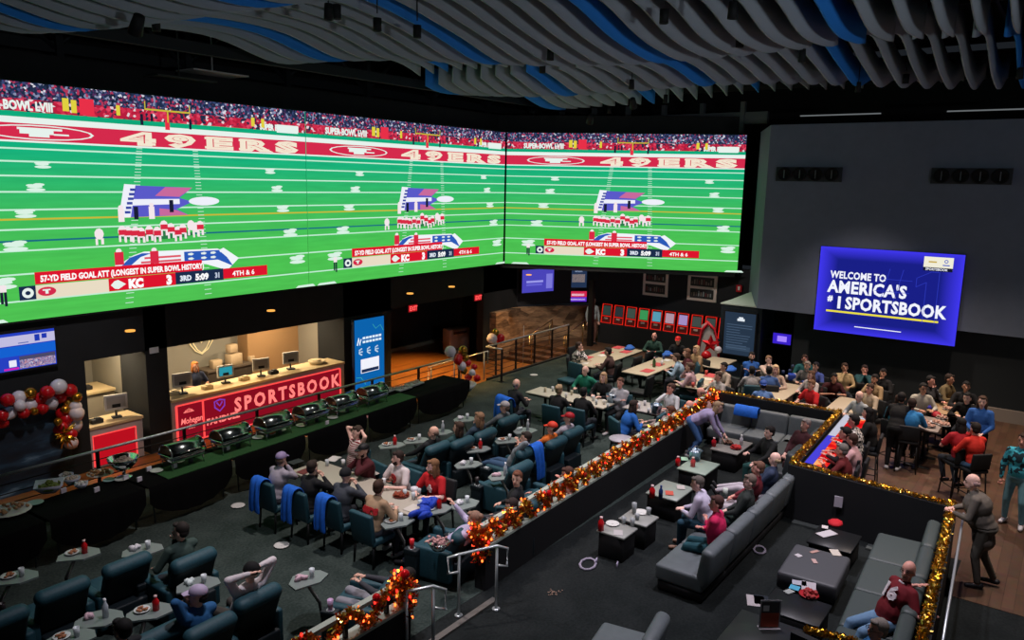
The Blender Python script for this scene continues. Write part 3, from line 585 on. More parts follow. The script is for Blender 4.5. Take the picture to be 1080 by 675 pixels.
for x,y,e_ in ((8.75,18.6,26),(10.9,18.7,26),(12.7,18.7,30),(14.6,18.9,30)):
    t=thing('downlight','recessed warm downlight over the betting booth','downlight',(x,y,2.34),0,'warm downlights over the booths')
    mb=MB(); mb.lathe([(.001,.0),(.07,0),(.09,.0),(.09,-.02)],n=14); obj('lens',mb,emi('#ffe0b0',1.5),t)
    l=D.lights.new('booth_spot','AREA'); l.shape='DISK'; l.size=.3; l.energy=e_*2.3; l.color=(1,.78,.5); lo=link('booth_lamp',l,t); lo.location=(0,0,-.04)
# wall plate
mb=MB(); mb.box((0,0,0),(.22,.02,.14)); simple('wall_plate','small pale notice plate on the dark pillar','sign',mb,M_white,(9.66,17.58,2.05))
# blue banner
t=thing('banner_stand','tall blue lit banner stand with pale logo and white box','banner',(15.78,17.35,-.42),0); t.scale=(1.28,1,1)
mb=MB(); mb.b2((0,0,0),(1.0,.1,2.42)); mb.b2((.1,-.15,-.08),(.9,.25,.0)); obj('cabinet',mb,mat('#0a2a50',.5),t)
flat(t,'picture',.02,.02,.98,2.4,-.01,emi('#0c62ac',1,True)); 
for z,h in ((1.78,.07),(1.66,.07)): 
    for k in range(6): flat(t,'text_line',.27+.105*k,z-.0,.27+.105*k+.085,z+h,-.02,emi('#dff0fa',1))
mb=MB(); mb.tube([(.1,-.02,1.62),(.14,-.02,1.84),(.18,-.02,1.62),(.22,-.02,1.8)],.018,4); obj('bird_mark',mb,emi('#e6f4ff',1),t)
for k in range(3):
    mb=MB(); mb.tube([(.24+.26*k,-.02,1.5),(.16+.26*k,-.02,1.46),(.16+.26*k,-.02,1.36),(.24+.26*k,-.02,1.3)],.022,4); mb.tube([(.18+.26*k,-.02,1.4),(.26+.26*k,-.02,1.4)],.02,4); obj('round_mark',mb,emi('#b8d0e4',1),t)
flat(t,'white_box',.2,.72,.8,1.16,-.02,emi('#f0f2fc',1)); flat(t,'dark_strip',.22,.74,.78,.84,-.025,emi('#1c2c50',1)); flat(t,'foot_strip',.1,.2,.9,.24,-.02,emi('#6ab4e8',1))
mb=MB(); mb.tube([(.6,-.02,2.2),(.7,-.02,2.05),(.85,-.02,2.15),(.95,-.02,1.95)],.008,4); mb.tube([(.05,-.02,.62),(.2,-.02,.6),(.35,-.02,.35)],.008,4); obj('curl_line',mb,emi('#3fb0a8',1),t)
# concourse box machine
t=thing('ticket_machine','squat pinkish grey machine standing by the lobby wall','machine',(23.0,19.4,-.5),R(-12))
mb=MB(); mb.cush((0,0,.5),(1.0,.5,1.0),.03,n=1); obj('body',mb,mat('#a98f88',.6),t); mb=MB(); mb.box((0,-.255,.85),(.65,.02,.1)); mb.box((0,-.255,.2),(.5,.02,.07)); obj('label_strip',mb,mat('#4a3a38'),t); mb=MB(); mb.b2((-.6,-.22,0),(.6,.22,.08)); obj('plinth',mb,M_black,t)
for x,y,e_ in ((18.6,15.9,90),(19.8,18.6,110),(16.6,15.8,28),(12.0,16.2,34),(8.4,16.2,8),(23.0,16.0,34)):
    t=thing('downlight','recessed amber downlight over the wooden concourse','downlight',(x,y,2.9 if y<17.5 else 2.48),0,'amber downlights over the concourse')
    mb=MB(); mb.lathe([(.001,0),(.08,0),(.1,0),(.1,-.03)],n=14); obj('lens',mb,emi('#ffb050',1.2),t)
    l=D.lights.new('amber_spot','SPOT'); l.energy=e_*7; l.color=(1,.50,.14); l.spot_size=R(95); l.spot_blend=.7; l.shadow_soft_size=.08; lo=link('amber_lamp',l,t); lo.location=(0,0,-.05)

# mural and balloon arch
def mural():
    m=D.materials.new('mural'); m.use_nodes=True; nt=m.node_tree; b=nt.nodes['Principled BSDF']; L=nt.links.new
    tc=nt.nodes.new('ShaderNodeTexCoord'); mp=nt.nodes.new('ShaderNodeMapping'); mp.inputs['Scale'].default_value=(2,1,5); n=nt.nodes.new('ShaderNodeTexNoise'); n.inputs['Scale'].default_value=1.5; n.inputs['Detail'].default_value=5
    r=nt.nodes.new('ShaderNodeValToRGB'); cr=r.color_ramp
    for i,(p,c) in enumerate(((.3,'#0a1420'),(.5,'#12283a'),(.62,'#2a4a62'),(.72,'#7a98b0'))):
        el=cr.elements[i] if i<2 else cr.elements.new(p); el.position=p; el.color=(*lin(c),1)
    L(tc.outputs['Generated'],mp.inputs[0]); L(mp.outputs[0],n.inputs['Vector']); L(n.outputs['Fac'],r.inputs[0]); L(r.outputs[0],b.inputs['Base Color']); b.inputs['Roughness'].default_value=.7; return m
mb=MB(); mb.b2((4.6,17.4,-.5),(7.55,17.45,1.5)); simple('photo_backdrop','dark blue night photo backdrop under the balloon arch','backdrop',mb,mural())
def balloon(loc,r,col,lab,g):
    c={'white':'#d9d3dc','red':'#c0141e','gold':'#b8862e'}[col]
    mb=MB(); mb.lathe([(.001,-r*1.18),(r*.10,-r*1.2),(r*.05,-r*1.08),(r*.3,-r*.98),(r*.62,-r*.74),(r*.88,-r*.42),(r,0),(r*.93,r*.42),(r*.7,r*.76),(r*.38,r*.95),(.001,r*1.02)],n=16)
    o=obj('balloon',mb,mat(c,.25 if col!='gold' else .22,0 if col!='gold' else .85,coat=.3 if col!='gold' else 0)); o.location=loc; rn_=random.Random(int(loc[0]*100)); o.rotation_euler=(rn_.uniform(-.8,.8),rn_.uniform(-.8,.8),0)
    return tag(o,lab,'balloon',g)
bl=[(2,438,.13,'red'),(10,436,.14,'white'),(8,422,.14,'red'),(20,419,.14,'white'),(32,415,.13,'gold'),(21,428,.12,'white'),(32,427,.14,'white'),(25,436,.12,'red'),(36,434,.09,'gold'),(42,421,.14,'red'),(50,414,.15,'red'),(45,431,.12,'red'),(54,425,.15,'white'),(62,408,.17,'white'),(63,419,.14,'red'),(74,412,.15,'red'),(81,419,.11,'gold'),(72,425,.12,'gold'),(80,429,.13,'white'),(69,432,.10,'gold'),(65,436,.13,'red'),(81,436,.16,'white'),(70,442,.14,'red'),(79,448,.16,'white'),(61,445,.09,'gold'),(62,454,.12,'red'),(75,458,.13,'red'),(75,467,.15,'white'),(-8,440,.14,'red'),(-14,452,.15,'white'),(66,450,.12,'red'),(3,446,.12,'red')]
for i,(px,py,r,c) in enumerate(bl):
    p=aty(px,py,17.15+.1*math.sin(i*2.3)); balloon(p,r*.98,c,c+' balloon in the arch over the dark photo backdrop','%s balloons of the arch'%c)
t=thing('foil_starburst','gold foil starburst balloon at the lower end of the balloon arch','balloon',aty(67,458,16.85),0)
rn=random.Random(9)
for i in range(16):
    mb=MB(); a=rn.uniform(0,2*PI); e_=rn.uniform(-.9,.9); d_=Vector((math.cos(a)*math.cos(e_),-abs(math.sin(e_))*.6-.1,math.sin(a)*math.cos(e_))).normalized()*rn.uniform(.2,.34)
    mb.tube([(0,0,0),tuple(d_*.5),tuple(d_)],[.012,.035,.004],6); obj('spike',mb,M_gold,t)
for nm,lst,gy in (('by the buffet end',[(475,371,.16,'white'),(483,380,.13,'red'),(488,370,.14,'gold'),(484,377,.12,'red'),(487,386,.13,'white'),(493,383,.11,'red'),(489,391,.11,'gold'),(494,398,.11,'red'),(498,393,.10,'white'),(503,399,.11,'red'),(491,378,.10,'gold'),(500,387,.09,'red')],13.6),('floating by the lobby corner',[(519,357,.17,'white'),(527,357,.17,'red'),(522,351,.13,'gold')],14.9)):
    for i,(px,py,r,c) in enumerate(lst): p=aty(px,py,gy+.06*math.sin(i*3)); balloon(p,r,c,c+' balloon in the cluster '+nm,'%s balloons %s'%(c,nm))
t=thing('balloon_basket','white foil wrapped basket holding balloons at the buffet end','basket',aty(490,408,13.6)+Vector((0,0,-.1)),0); mb=MB(); mb.lathe([(.01,0),(.2,0),(.34,.2),(.3,.19),(.18,.03),(.01,.02)],n=12); obj('bowl',mb,mat('#c0c8c8',.3,.4),t)
mb=MB(); mb.cyl((0,0,0),(0,0,1.4),.008,n=4)
simple('balloon_string','thin string holding the three balloons by the lobby','string',mb,M_white,(21.2,14.9,.0))

# ================================================================== RAILINGS
def railing(lab,pts,z0,posts,cables=5,top=1.05,mtop=None,close_end=False,cat='railing',name='railing'):
    t=thing(name,lab,cat,(pts[0][0],pts[0][1],z0)); o=Vector((pts[0][0],pts[0][1],0))
    P=[Vector((p[0],p[1],p[2] if len(p)>2 else top))-o for p in pts]
    mb=MB(); mb.tube(P,.028,8); obj('handrail',mb,mtop or M_steel,t,Matrix.Translation((0,0,-z0)))
    L=[(P[i+1]-P[i]).length for i in range(len(P)-1)]; T_=sum(L)
    for k in range(posts):
        s=T_*k/(posts-1) if posts>1 else 0; i=0
        while i<len(L)-1 and s>L[i]: s-=L[i]; i+=1
        q=P[i].lerp(P[i+1],min(1,s/L[i])); mb=MB(); mb.box((q.x,q.y,q.z/2+z0/2),(.05,.05,q.z-z0)); mb.box((q.x,q.y,z0+.01),(.13,.13,.02)); obj('post',mb,M_post,t,Matrix.Translation((0,0,-z0)))
    for c in range(cables):
        f=(c+1)/(cables+1); mb=MB(); mb.tube([Vector((p.x,p.y,z0+(p.z-z0)*f)) for p in P],.010,4); obj('cable',mb,M_dsteel,t,Matrix.Translation((0,0,-z0)))
    return t
railing('long steel handrail with black posts behind the buffet tables',[(3.2,14.47),(17.3,14.47)],0,9)
railing('steel handrail turning a corner beside the steps near the stone wall',[(18.98,14.15),(18.95,14.75),(24.0,14.85)],0,6)
def loop_rail(lab,base,d,L,drop,z0,z1,m=M_steel):
    t=thing('stair_handrail',lab,'handrail',(base[0],base[1],z0)); dx,dy=d
    mb=MB(); mb.tube([(0,0,.55),(0,0,.95),(dx*L,dy*L,.95-drop),(dx*L,dy*L,.55-drop),(dx*(L-.2),dy*(L-.2),.55-drop)],.022,7); obj('handrail',mb,m,t)
    for k in (.12,.9):
        mb=MB(); mb.cyl((dx*L*k,dy*L*k,.0 if k<.5 else -drop),(dx*L*k,dy*L*k,.95-drop*k),.02,n=7); obj('post',mb,m,t)
    return t
loop_rail('steel stair handrail beside the balloon basket',(17.4,14.6),(0,1),1.2,.45,0,0); loop_rail('steel stair handrail beside the corner railing',(18.85,14.6),(0,1),1.2,.45,0,0)
loop_rail('brass stair handrail against the stone wall',(24.5,15.9),(-1,.05),1.4,.42,0.1,0,mat('#b89a6a',.3,1)); loop_rail('brass stair handrail on the open side of the far stairs',(25.3,14.9),(-1,.0),1.5,.42,0.1,0,mat('#b89a6a',.3,1))
mb=MB(); mb.b2((-.09,-.09,0),(.09,.09,2.6)); simple('post','black square post beside the far stairs','post',mb,M_post,(25.6,14.85,-.02))

# ================================================================== BUFFET
GAPS=[3.3,5.04,6.71,8.5,10.35,12.21,14.01,16.25]
def by(x): return 12.62+(x-4.27)*.048
for i in range(7):
    x0,x1=GAPS[i]+.03,GAPS[i+1]-.03
    t=thing('buffet_table','black draped folding table, '+['first','second','third','fourth','fifth','sixth','last'][i]+' of the buffet row counted from the backdrop','table',(x0,by(x0),0),math.atan(.048)); L=x1-x0; n=18
    mb=MB(); mb.box((L/2,.45,.735),(L-.02,.86,.03)); obj('tabletop',mb,mat('#2a2c2c'),t)
    vs_=[];fs_=[]; prof=[]
    for k in range(n+1):
        s=k/n; x=L*s; zb=.46-.34*math.sin(PI*s)**.6; w=.02*math.sin(s*37)+.05*math.sin(PI*s); prof.append((x,zb,w))
    for (x,zb,w) in prof:
        vs_+=[(x,0.03,.765),(x,-.01,.75),(x,-.03-w*.6,.6),(x,-.02-w,zb),(x,.92,.765),(x,.95,.6),(x,.93,.35)]
    for k in range(n):
        a=k*7; b=a+7
        for q,r_ in ((0,1),(1,2),(2,3),(4,0),(5,4),(6,5)): fs_.append((a+q,b+q,b+r_,a+r_))
    mb=MB(); mb.add(vs_,fs_); mb.sm=[True]*len(mb.f); o=obj('tablecloth',mb,M_blackcloth,t)
    for sx in (.12,L-.12):
        for sy in (.1,.8):
            mb=MB(); mb.tube([(sx,sy,.72),(sx+.03*(1 if sx<1 else -1),sy,.02)],.014,6); obj('leg',mb,M_greyd,t)
M_grass=mat('#255428',.9,noise=.4,scale=60,bump=.6)
mb=MB(); mb.b2((7.15,by(7.15)+.06,.772),(14.0,by(7.15)+.70,.785)); 
mb=MB(); 
for a,b in ((7.15,8.45),(8.45,10.3),(10.3,12.2),(12.2,14.0)): mb.add([(a,by(a)+.04,.782),(b,by(b)+.04,.782),(b,by(b)+.62,.782),(a,by(a)+.62,.782),(a,by(a)+.04,.768),(b,by(b)+.04,.768),(b,by(b)+.62,.768),(a,by(a)+.62,.768)],[(0,1,2,3),(0,4,5,1),(2,6,7,3)])
simple('grass_runner','long dark green grass runner laid under the chafing dishes','table runner',mb,M_grass)
def chafer(x,lab):
    t=thing('chafing_dish',lab,'chafing dish',(x,by(x)+.47,.785),math.atan(.048))
    mb=MB(); mb.cush((0,0,.20),(.70,.40,.10),.03); mb.cush((0,0,.26),(.74,.44,.025),.01); obj('water_pan',mb,M_chrome,t)
    rs=[]
    for i in range(9):
        a=PI*.08+PI*.92*i/8; rs.append([(-.35,-math.cos(a)*.21,.27+math.sin(a)*.20),(.35,-math.cos(a)*.21,.27+math.sin(a)*.20)])
    vs_=[p for r_ in rs for p in r_]; mb=MB(); mb.add(vs_,[(2*i,2*i+1,2*i+3,2*i+2) for i in range(8)]+[tuple(range(0,18,2)),tuple(range(1,18,2))[::-1]]); mb.sm=[True]*8+[False]*2; obj('roll_lid',mb,mat('#8d9694',.2,1),t)
    for s in (-.35,.35): mb=MB(); mb.tube([(s,-math.cos(PI*k/8)*.215,.265+math.sin(PI*k/8)*.205) for k in range(9)],.014,5); obj('lid_rim',mb,M_chrome,t)
    mb=MB(); mb.tube([(-.2,-.235,.31),(-.2,-.27,.34),(.2,-.27,.34),(.2,-.235,.31)],.012,5); obj('handle',mb,M_chrome,t)
    for sx in (-.31,.31):
        for sy in (-.16,.16): mb=MB(); mb.tube([(sx,sy,.17),(sx*1.06,sy*1.1,.0)],.014,5); obj('leg',mb,M_chrome,t)
    for sx in (-.16,.16): mb=MB(); mb.cyl((sx,0,.0),(sx,0,.08),.045,n=10); obj('fuel_can',mb,M_greyd,t)
for i,x in enumerate((7.72,8.80,9.86,10.9,11.85,12.85)): chafer(x,'silver roll top chafing dish, '+['first','second','third','fourth','fifth','last'][i]+' from the salad bowl end')
def bowl(px,py,r,h,m,fill,lab,z=.77,sq=False,name='serving_bowl'):
    p=at(px,py,z+h*.5); t=thing(name,lab,'bowl',(p.x,p.y,z),.3)
    if sq: mb=MB(); mb.lathe([(.02,0),(r*.5,0),(r*1.15,h),(r*1.1,h),(r*.48,.03),(.02,.02)],n=4)
    else: mb=MB(); mb.lathe([(.02,0),(r*.55,0),(r*.9,h*.6),(r,h),(r*.95,h),(r*.5,.03),(.02,.02)],n=18)
    obj('shell',mb,m,t)
    mb=MB(); rn_=random.Random(px)
    mb.ell((0,0,h*.55),(r*.7,r*.7,h*.35),n=12)
    for k in range(22): a=rn_.uniform(0,2*PI); q=rn_.uniform(0,r*.6); mb.ell((q*math.cos(a),q*math.sin(a),h*.8+rn_.uniform(0,.03)),(.05,.03,.02),Euler((rn_.random(),rn_.random(),rn_.random())).to_matrix(),n=5,m=3)
    o=obj('food',mb,mat(fill,.8,noise=.4,scale=25),t); o['kind']='stuff'; return t
def plate(px,py,r,lab,food=None,z=.77,col='#cfcfcb',g=None,name='plate'):
    p=at(px,py,z); t=thing(name,lab,'plate',(p.x,p.y,z),0,g)
    mb=MB(); mb.lathe([(.01,0),(r*.6,0),(r,.02),(r*.97,.026),(r*.58,.008),(.01,.008)],n=16); obj('dish',mb,mat(col,.4),t)
    if food:
        mb=MB(); rn_=random.Random(int(px*7+py))
        for k in range(26): a=rn_.uniform(0,2*PI); q=r*.8*math.sqrt(rn_.random()); mb.ell((q*math.cos(a),q*math.sin(a),.035+rn_.uniform(0,.05)*(1-q/r)),(.045,.03,.025),Euler((rn_.random()*3,rn_.random(),rn_.random())).to_matrix(),n=5,m=3)
        o=obj('food',mb,mat(food,.8,noise=.4,scale=30),t); o['kind']='stuff'
    return t
wb=mat('#c3c8dc',.35)
bowl(52,514,.27,.16,wb,'#6f7e3a','big white square bowl of green salad on the buffet',sq=True)
bowl(76,507,.14,.12,wb,'#c8b8a8','round white bowl behind the big salad bowl'); bowl(86,512,.13,.09,wb,'#cfd0cc','low white bowl beside the salad bowls',sq=True); bowl(70,503,.12,.1,wb,'#b8b0a8','small white bowl hidden behind the round white bowl')
plate(106,500,.23,'oval dish of mixed nuts at the end of the first tables','#a87a52',.78); plate(10,539,.32,'large platter of sliced bread at the end of the buffet','#b08a66',.78)
plate(37,531,.13,'small pale plate on the cloth below the salad bowl',None,.78,'#8fb0a8'); plate(115,507,.11,'small pale plate in front of the nut dish',None,.78,'#8fb0b4')
t=bowl(130,488,.27,.2,M_chrome,'#9a8a80','tall silver pedestal bowl beside the first chafing dish',.93); mb=MB(); mb.lathe([(.14,-.16),(.03,-.12),(.03,0),(.05,.01)],n=12); obj('pedestal',mb,M_chrome,t)
for i,(px,py) in enumerate(((133,505),(157,496),(184,493),(240,474),(289,455),(335,440),(345,447),(67,519),(102,518),(147,507))):
    p=at(px,py,.80); b=MB(); b.box((0,0,.04),(.10,.03,.08)); simple('label_card','small white food label card standing on the buffet','card',b,mat('#d8d4e0',.6),(p.x,p.y,.79),.2,'food label cards on the buffet')
for i,(px,py,f_) in enumerate(((165,497,0),(188,487,0),(205,480,'#8a5a30'),(236,471,0),(247,468,0),(285,458,'#b06a40'),(296,454,0),(318,449,0),(272,462,0),(351,441,0),(362,434,0),(128,506,0))):
    plate(px,py,.12,'small serving plate on the grass runner between chafing dishes',f_ or None,.79,'#b9c0bc',g='small plates on the grass runner')
for i,(px,py,lab) in enumerate(((398,417,'clear tray of wrapped snacks right of the last chafing dish'),(408,412,'second clear snack tray right of the last chafing dish'),(437,405,'white tray of cutlery rolls nearer the balloon basket'),(424,410,'small glass dish between the snack trays'))):
    p=at(px,py,.8); t=thing('serving_tray',lab,'tray',(p.x,p.y,.78),.05); b=MB(); b.cush((0,0,.03),(.5,.3,.05),.02); obj('tray',b,mat('#a9b0ac',.3),t); b=MB(); rn_=random.Random(i)
    for k in range(14): b.ell((rn_.uniform(-.2,.2),rn_.uniform(-.1,.1),.07),(.06,.02,.025),Euler((0,0,rn_.random()*3)).to_matrix(),n=5,m=3)
    o=obj('food',b,mat('#b0a698',.5,noise=.4),t); o['kind']='stuff'
# white plate on the carpet etc
for px,py,lab in ((251,534,'white paper plate lying on the carpet near the draped chairs'),(297,576,'white paper plate lying on the carpet below the draped chairs'),(482,401,'white paper plate on the carpet under the buffet end'),(563,396,'white paper plate on the carpet behind the bald man')): plate(px,py,.13,lab,None,.002)

# ================================================================== GARLAND PARTITIONS
def tinsel(name,lab,pts,n,rad,cols,parent=None,seed=1,drops=None,bulbs=0,cat='garland',size=.06):
    t=thing(name,lab,cat,(0,0,0)) if parent is None else parent
    rn=random.Random(seed); P=[Vector(p) for p in pts]; L=[(P[i+1]-P[i]).length for i in range(len(P)-1)]; T_=sum(L)
    def pos(s):
        s*=T_; i=0
        while i<len(L)-1 and s>L[i]: s-=L[i]; i+=1
        return P[i].lerp(P[i+1],min(1,s/max(L[i],1e-6)))
    mb=MB()
    for k in range(n):
        c=pos(rn.random()); d=Vector((rn.gauss(0,1),rn.gauss(0,1),rn.gauss(0,1))).normalized(); o=c+d*rad*rn.random()**.5
        a=Vector((rn.gauss(0,1),rn.gauss(0,1),rn.gauss(0,1))).normalized()*size*rn.uniform(.5,1.1); b=a.cross(d).normalized()*size*.22
        mb.cur=rn.choices(range(len(cols)),[c_[1] for c_ in cols])[0]
        mb.add([o-a*.5-b,o-a*.5+b,o+a*.5+b*.4,o+a*.5-b*.4],[(0,1,2,3)])
    o=obj('tinsel',mb,[c_[0] for c_ in cols],t); o['kind']='stuff'
    bm_=MB(); bm_.ell((0,0,0),(.017,.017,.024),n=6,m=4); me=bm_.mesh('bulb',emi('#ff6a2a',4.0)); me2=bm_.mesh('bulb',emi('#ff2a20',3.0))
    for k in range(bulbs):
        c=pos((k+rn.random())/bulbs); d=Vector((rn.gauss(0,1),rn.gauss(0,1),rn.gauss(0,1))).normalized(); link('light_bulb',me if rn.random()<.65 else me2,t,Matrix.Translation(c+d*rad*1.1))
    return t
TG=mat('#d59a2a',.3,1); TY=mat('#f2cf6a',.3,1); TR_=mat('#c63a14',.35,.8); TO=mat('#d9641e',.3,.9)
YG=6.86
def partition(name,lab,x0,x1,y,zt):
    mb=MB(); mb.b2((x0,y-.09,-.02),(x1,y+.09,zt-.04)); return struct(name,mb,M_black)
def swagrail(name,lab,a,b,posts,seed):
    a=Vector(a); b=Vector(b); t=thing('glass_rail',lab[0],'railing',(a.x,a.y,0)); d=b-a; L=d.length; ang=math.atan2(d.y,d.x); t.rotation_euler=(0,0,ang)
    mb=MB(); mb.b2((0,-.045,1.0),(L,.045,1.05)); obj('handrail',mb,mat('#aab0a4',.4),t)
    mb=MB(); mb.b2((0,-.10,.68),(L,.10,.72)); obj('ledge',mb,mat('#a9b3a6',.5),t)
    mb=MB(); mb.b2((0,-.10,0),(L,.10,.68)); obj('low_wall',mb,M_black,t)
    for k in range(posts): x=L*(k+.5)/posts; mb=MB(); mb.box((x,0,.83),(.05,.05,.36)); obj('post',mb,M_post,t)
    pts=[]
    N=posts*2*6
    for k in range(N+1):
        s=k/N; x=L*s; ph=s*posts*2*PI; z=1.05-.30*(.5+.5*math.cos(ph))**1.5; pts.append(a+d.normalized()*x+Vector((0,0,z))+Vector((-math.sin(ang),math.cos(ang),0))*(-.05))
    g=tinsel('lit_garland',lab[1],pts,int(L*780),.085,[(TG,4),(TO,3),(TR_,2),(TY,2)],seed=seed,bulbs=min(100,int(L*13)),size=.075)
    rn=random.Random(seed)
    bu=MB(); bu.ell((0,0,0),(.055,.055,.055),n=10,m=7); me=bu.mesh('bauble',mat('#d8141c',.12,.3,coat=1))
    for k in range(max(3,int(L*.9))):
        x=L*(k+.5)/max(3,int(L*.9)); link('bauble',me,g,Matrix.Translation(a+d.normalized()*x+Vector((0,-.06,1.08+rn.uniform(-.3,.05)))))
    return t
swagrail('partition',('low black wall with pale ledge and rail running beside the reclining chairs','red and gold garland with small lights along the long pale rail'),(8.72,6.84,0),(18.62,7.10,0),22,3)
swagrail('partition',('low black wall with pale rail near the bottom of the photo','red and gold garland with small lights on the short rail by the steps'),(3.4,6.62,0),(6.85,6.62,0),5,5)
# bunches at the ends
for c,lab,sd in (((8.72,6.84,.9),'thick bunch of lit red and gold garland at the long rail end above the steps',11),((6.80,6.60,.98),'thick bunch of lit red and gold garland at the short rail end',12),((18.6,7.1,.95),'thick bunch of lit garland at the far corner of the partition',13)):
    tinsel('garland_bunch',lab,[(c[0]-.12,c[1],c[2]+.12),(c[0]+.1,c[1],c[2]-.1),(c[0],c[1],c[2]-.38)],900,.15,[(TG,3),(TO,4),(TR_,4),(TY,1)],seed=sd,bulbs=26,size=.08)
mb=MB(); mb.ell((6.72,6.5,1.2),(.07,.07,.07)); simple('bauble','shiny red bauble on top of the garland bunch by the steps','bauble',mb,mat('#d8141c',.12,.3,coat=1))
# hand rails at the gap
def gaprail(lab,p,q,ext):
    t=thing('stair_handrail',lab,'handrail',(p[0],p[1],0)); v=Vector((q[0]-p[0],q[1]-p[1],0)); u=v.normalized(); L=v.length
    def w(s_,z): return tuple(u*s_+Vector((0,0,z)))
    mb=MB(); mb.tube([w(.0,.68),w(-ext,.68),w(-ext,.93),w(0,.95),w(L,1.0),w(L+.16,.94),w(L+.16,.66),w(L,.70)],.022,7); obj('handrail',mb,M_steel,t)
    for k in (0,L):
        mb=MB(); mb.cyl(w(k,0),w(k,.97),.022,n=7); mb.cyl(w(k,0),w(k,.015),.06,n=10); obj('post',mb,M_steel,t)
    return t
gaprail('steel handrail with looped ends below the long garland',(7.95,6.62),(8.42,6.30),.16); gaprail('steel handrail with looped end beside the garland bunch of the short rail',(6.75,6.5),(7.0,6.26),.02)

# black partitions with gold tinsel on top
def wallseg(nm,a,b,zt,th=.14,z0=-.01):
    a=Vector((*a,0)); b=Vector((*b,0)); d=(b-a); L=d.length; ang=math.atan2(d.y,d.x); mb=MB()
    c=(a+b)/2; mb.box((c.x,c.y,(zt+z0)/2),(L,th,zt-z0),rz=ang); return struct(nm,mb,M_black2)
wallseg('partition_rear',(18.66,7.1),(18.8,4.1),1.02); wallseg('partition_step',(18.8,4.1),(14.55,3.9),1.02); wallseg('partition_side',(14.5,3.95),(14.2,1.25),1.04); wallseg('partition_bar',(14.2,1.2),(8.6,.86),1.1)
gold=[(TG,5),(TY,3)]
tinsel('gold_tinsel','thin gold tinsel along the rear partition behind the corner sofa',[(18.66,7.1,1.05),(18.8,4.1,1.05)],1300,.045,gold,seed=21,size=.05)
tinsel('gold_tinsel','thick gold tinsel on the partition beside the red lit bar table',[(18.8,4.1,1.06),(14.55,3.92,1.06)],3000,.075,gold,seed=22,size=.06)
tinsel('gold_tinsel','thin gold tinsel between the bar table and the leaning man',[(14.5,3.92,1.08),(14.2,1.3,1.08)],1500,.05,gold,seed=23,size=.05)
tinsel('gold_tinsel','thick gold tinsel running past the man in the number jersey',[(14.15,1.2,1.13),(8.6,.88,1.13)],5200,.075,gold,seed=24,size=.055)
tinsel('gold_tinsel','short piece of gold tinsel near the feet of the jersey man',[tuple(at(850,664,.95)),tuple(at(903,676,.95))],900,.05,gold,seed=25,size=.05)
a_=at(855,678,0); b_=at(915,690,0); wallseg('partition_low',(9.0,2.25),(8.85,1.45),.93,.1)
mb=MB(); mb.tube([(14.1,1.02,1.0),(9.0,.70,1.0)],.02,6); simple('rail','thin steel rail on the outer side of the gold tinsel partition','railing',mb,M_steel)
mb=MB(); mb.box((0,0,0),(.02,.14,.2)); simple('wall_outlet','white wall outlet on the black partition side','outlet',mb,mat('#b9b4bf',.5),(14.26,2.98,.62),.12)
mb=MB(); mb.b2((13.95,1.5,.0),(14.15,2.4,.03)); mb.b2((14.2,2.9,0),(14.35,3.75,.03)); struct('trim_floor_vent',mb,mat('#5a605e',.5,.5))
# red lit bar table
def redglow():
    m=D.materials.new('red_glow_top'); m.use_nodes=True; nt=m.node_tree; nt.nodes.clear(); L=nt.links.new
    o=nt.nodes.new('ShaderNodeOutputMaterial'); e=nt.nodes.new('ShaderNodeEmission'); tc=nt.nodes.new('ShaderNodeTexCoord'); n=nt.nodes.new('ShaderNodeTexNoise'); n.inputs['Scale'].default_value=3.5; n.inputs['Detail'].default_value=5
    r=nt.nodes.new('ShaderNodeValToRGB'); cr=r.color_ramp  # red light from below and orange glints are put into the glow colour
    for i,(p_,c) in enumerate(((.38,'#c00c14'),(.52,'#f01a1e'),(.62,'#ff5a30'),(.7,'#ffb070'))):
        el=cr.elements[i] if i<2 else cr.elements.new(p_); el.position=p_; el.color=(*lin(c),1)
    L(tc.outputs['Object'],n.inputs['Vector']); L(n.outputs['Fac'],r.inputs[0]); L(r.outputs[0],e.inputs[0]); e.inputs[1].default_value=1.0; L(e.outputs[0],o.inputs[0]); return m
t=thing('led_bar_table','bar table with red glowing top and white and violet lit edge','table',(0,0,0))
mb=MB(); mb.prism([(14.75,3.36),(14.85,3.80),(18.75,3.98),(18.75,3.42)],.90,1.0); mb.prism([(15.0,3.62),(15.0,3.74),(18.4,3.88),(18.4,3.7)],0,.90); obj('body',mb,M_black2,t)
mb=MB(); mb.add([(14.77,3.37,1.006),(18.6,3.43,1.006),(18.6,3.80,1.006),(14.85,3.62,1.006)],[(0,1,2,3)]); obj('glowing_top',mb,redglow(),t)
mb=MB(); mb.add([(14.85,3.62,1.01),(16.9,3.72,1.01),(16.9,3.87,1.01),(14.85,3.78,1.01)],[(0,1,2,3)]); obj('edge_light',mb,emi('#4a44d8',1),t)
mb=MB(); mb.add([(16.9,3.72,1.01),(18.75,3.80,1.01),(18.75,3.96,1.01),(16.9,3.87,1.01)],[(0,1,2,3)]); mb.add([(18.6,3.43,1.01),(18.74,3.43,1.01),(18.74,3.96,1.01),(18.6,3.8,1.01)],[(0,1,2,3)]); obj('edge_light',mb,emi('#c4c4d4',1),t)
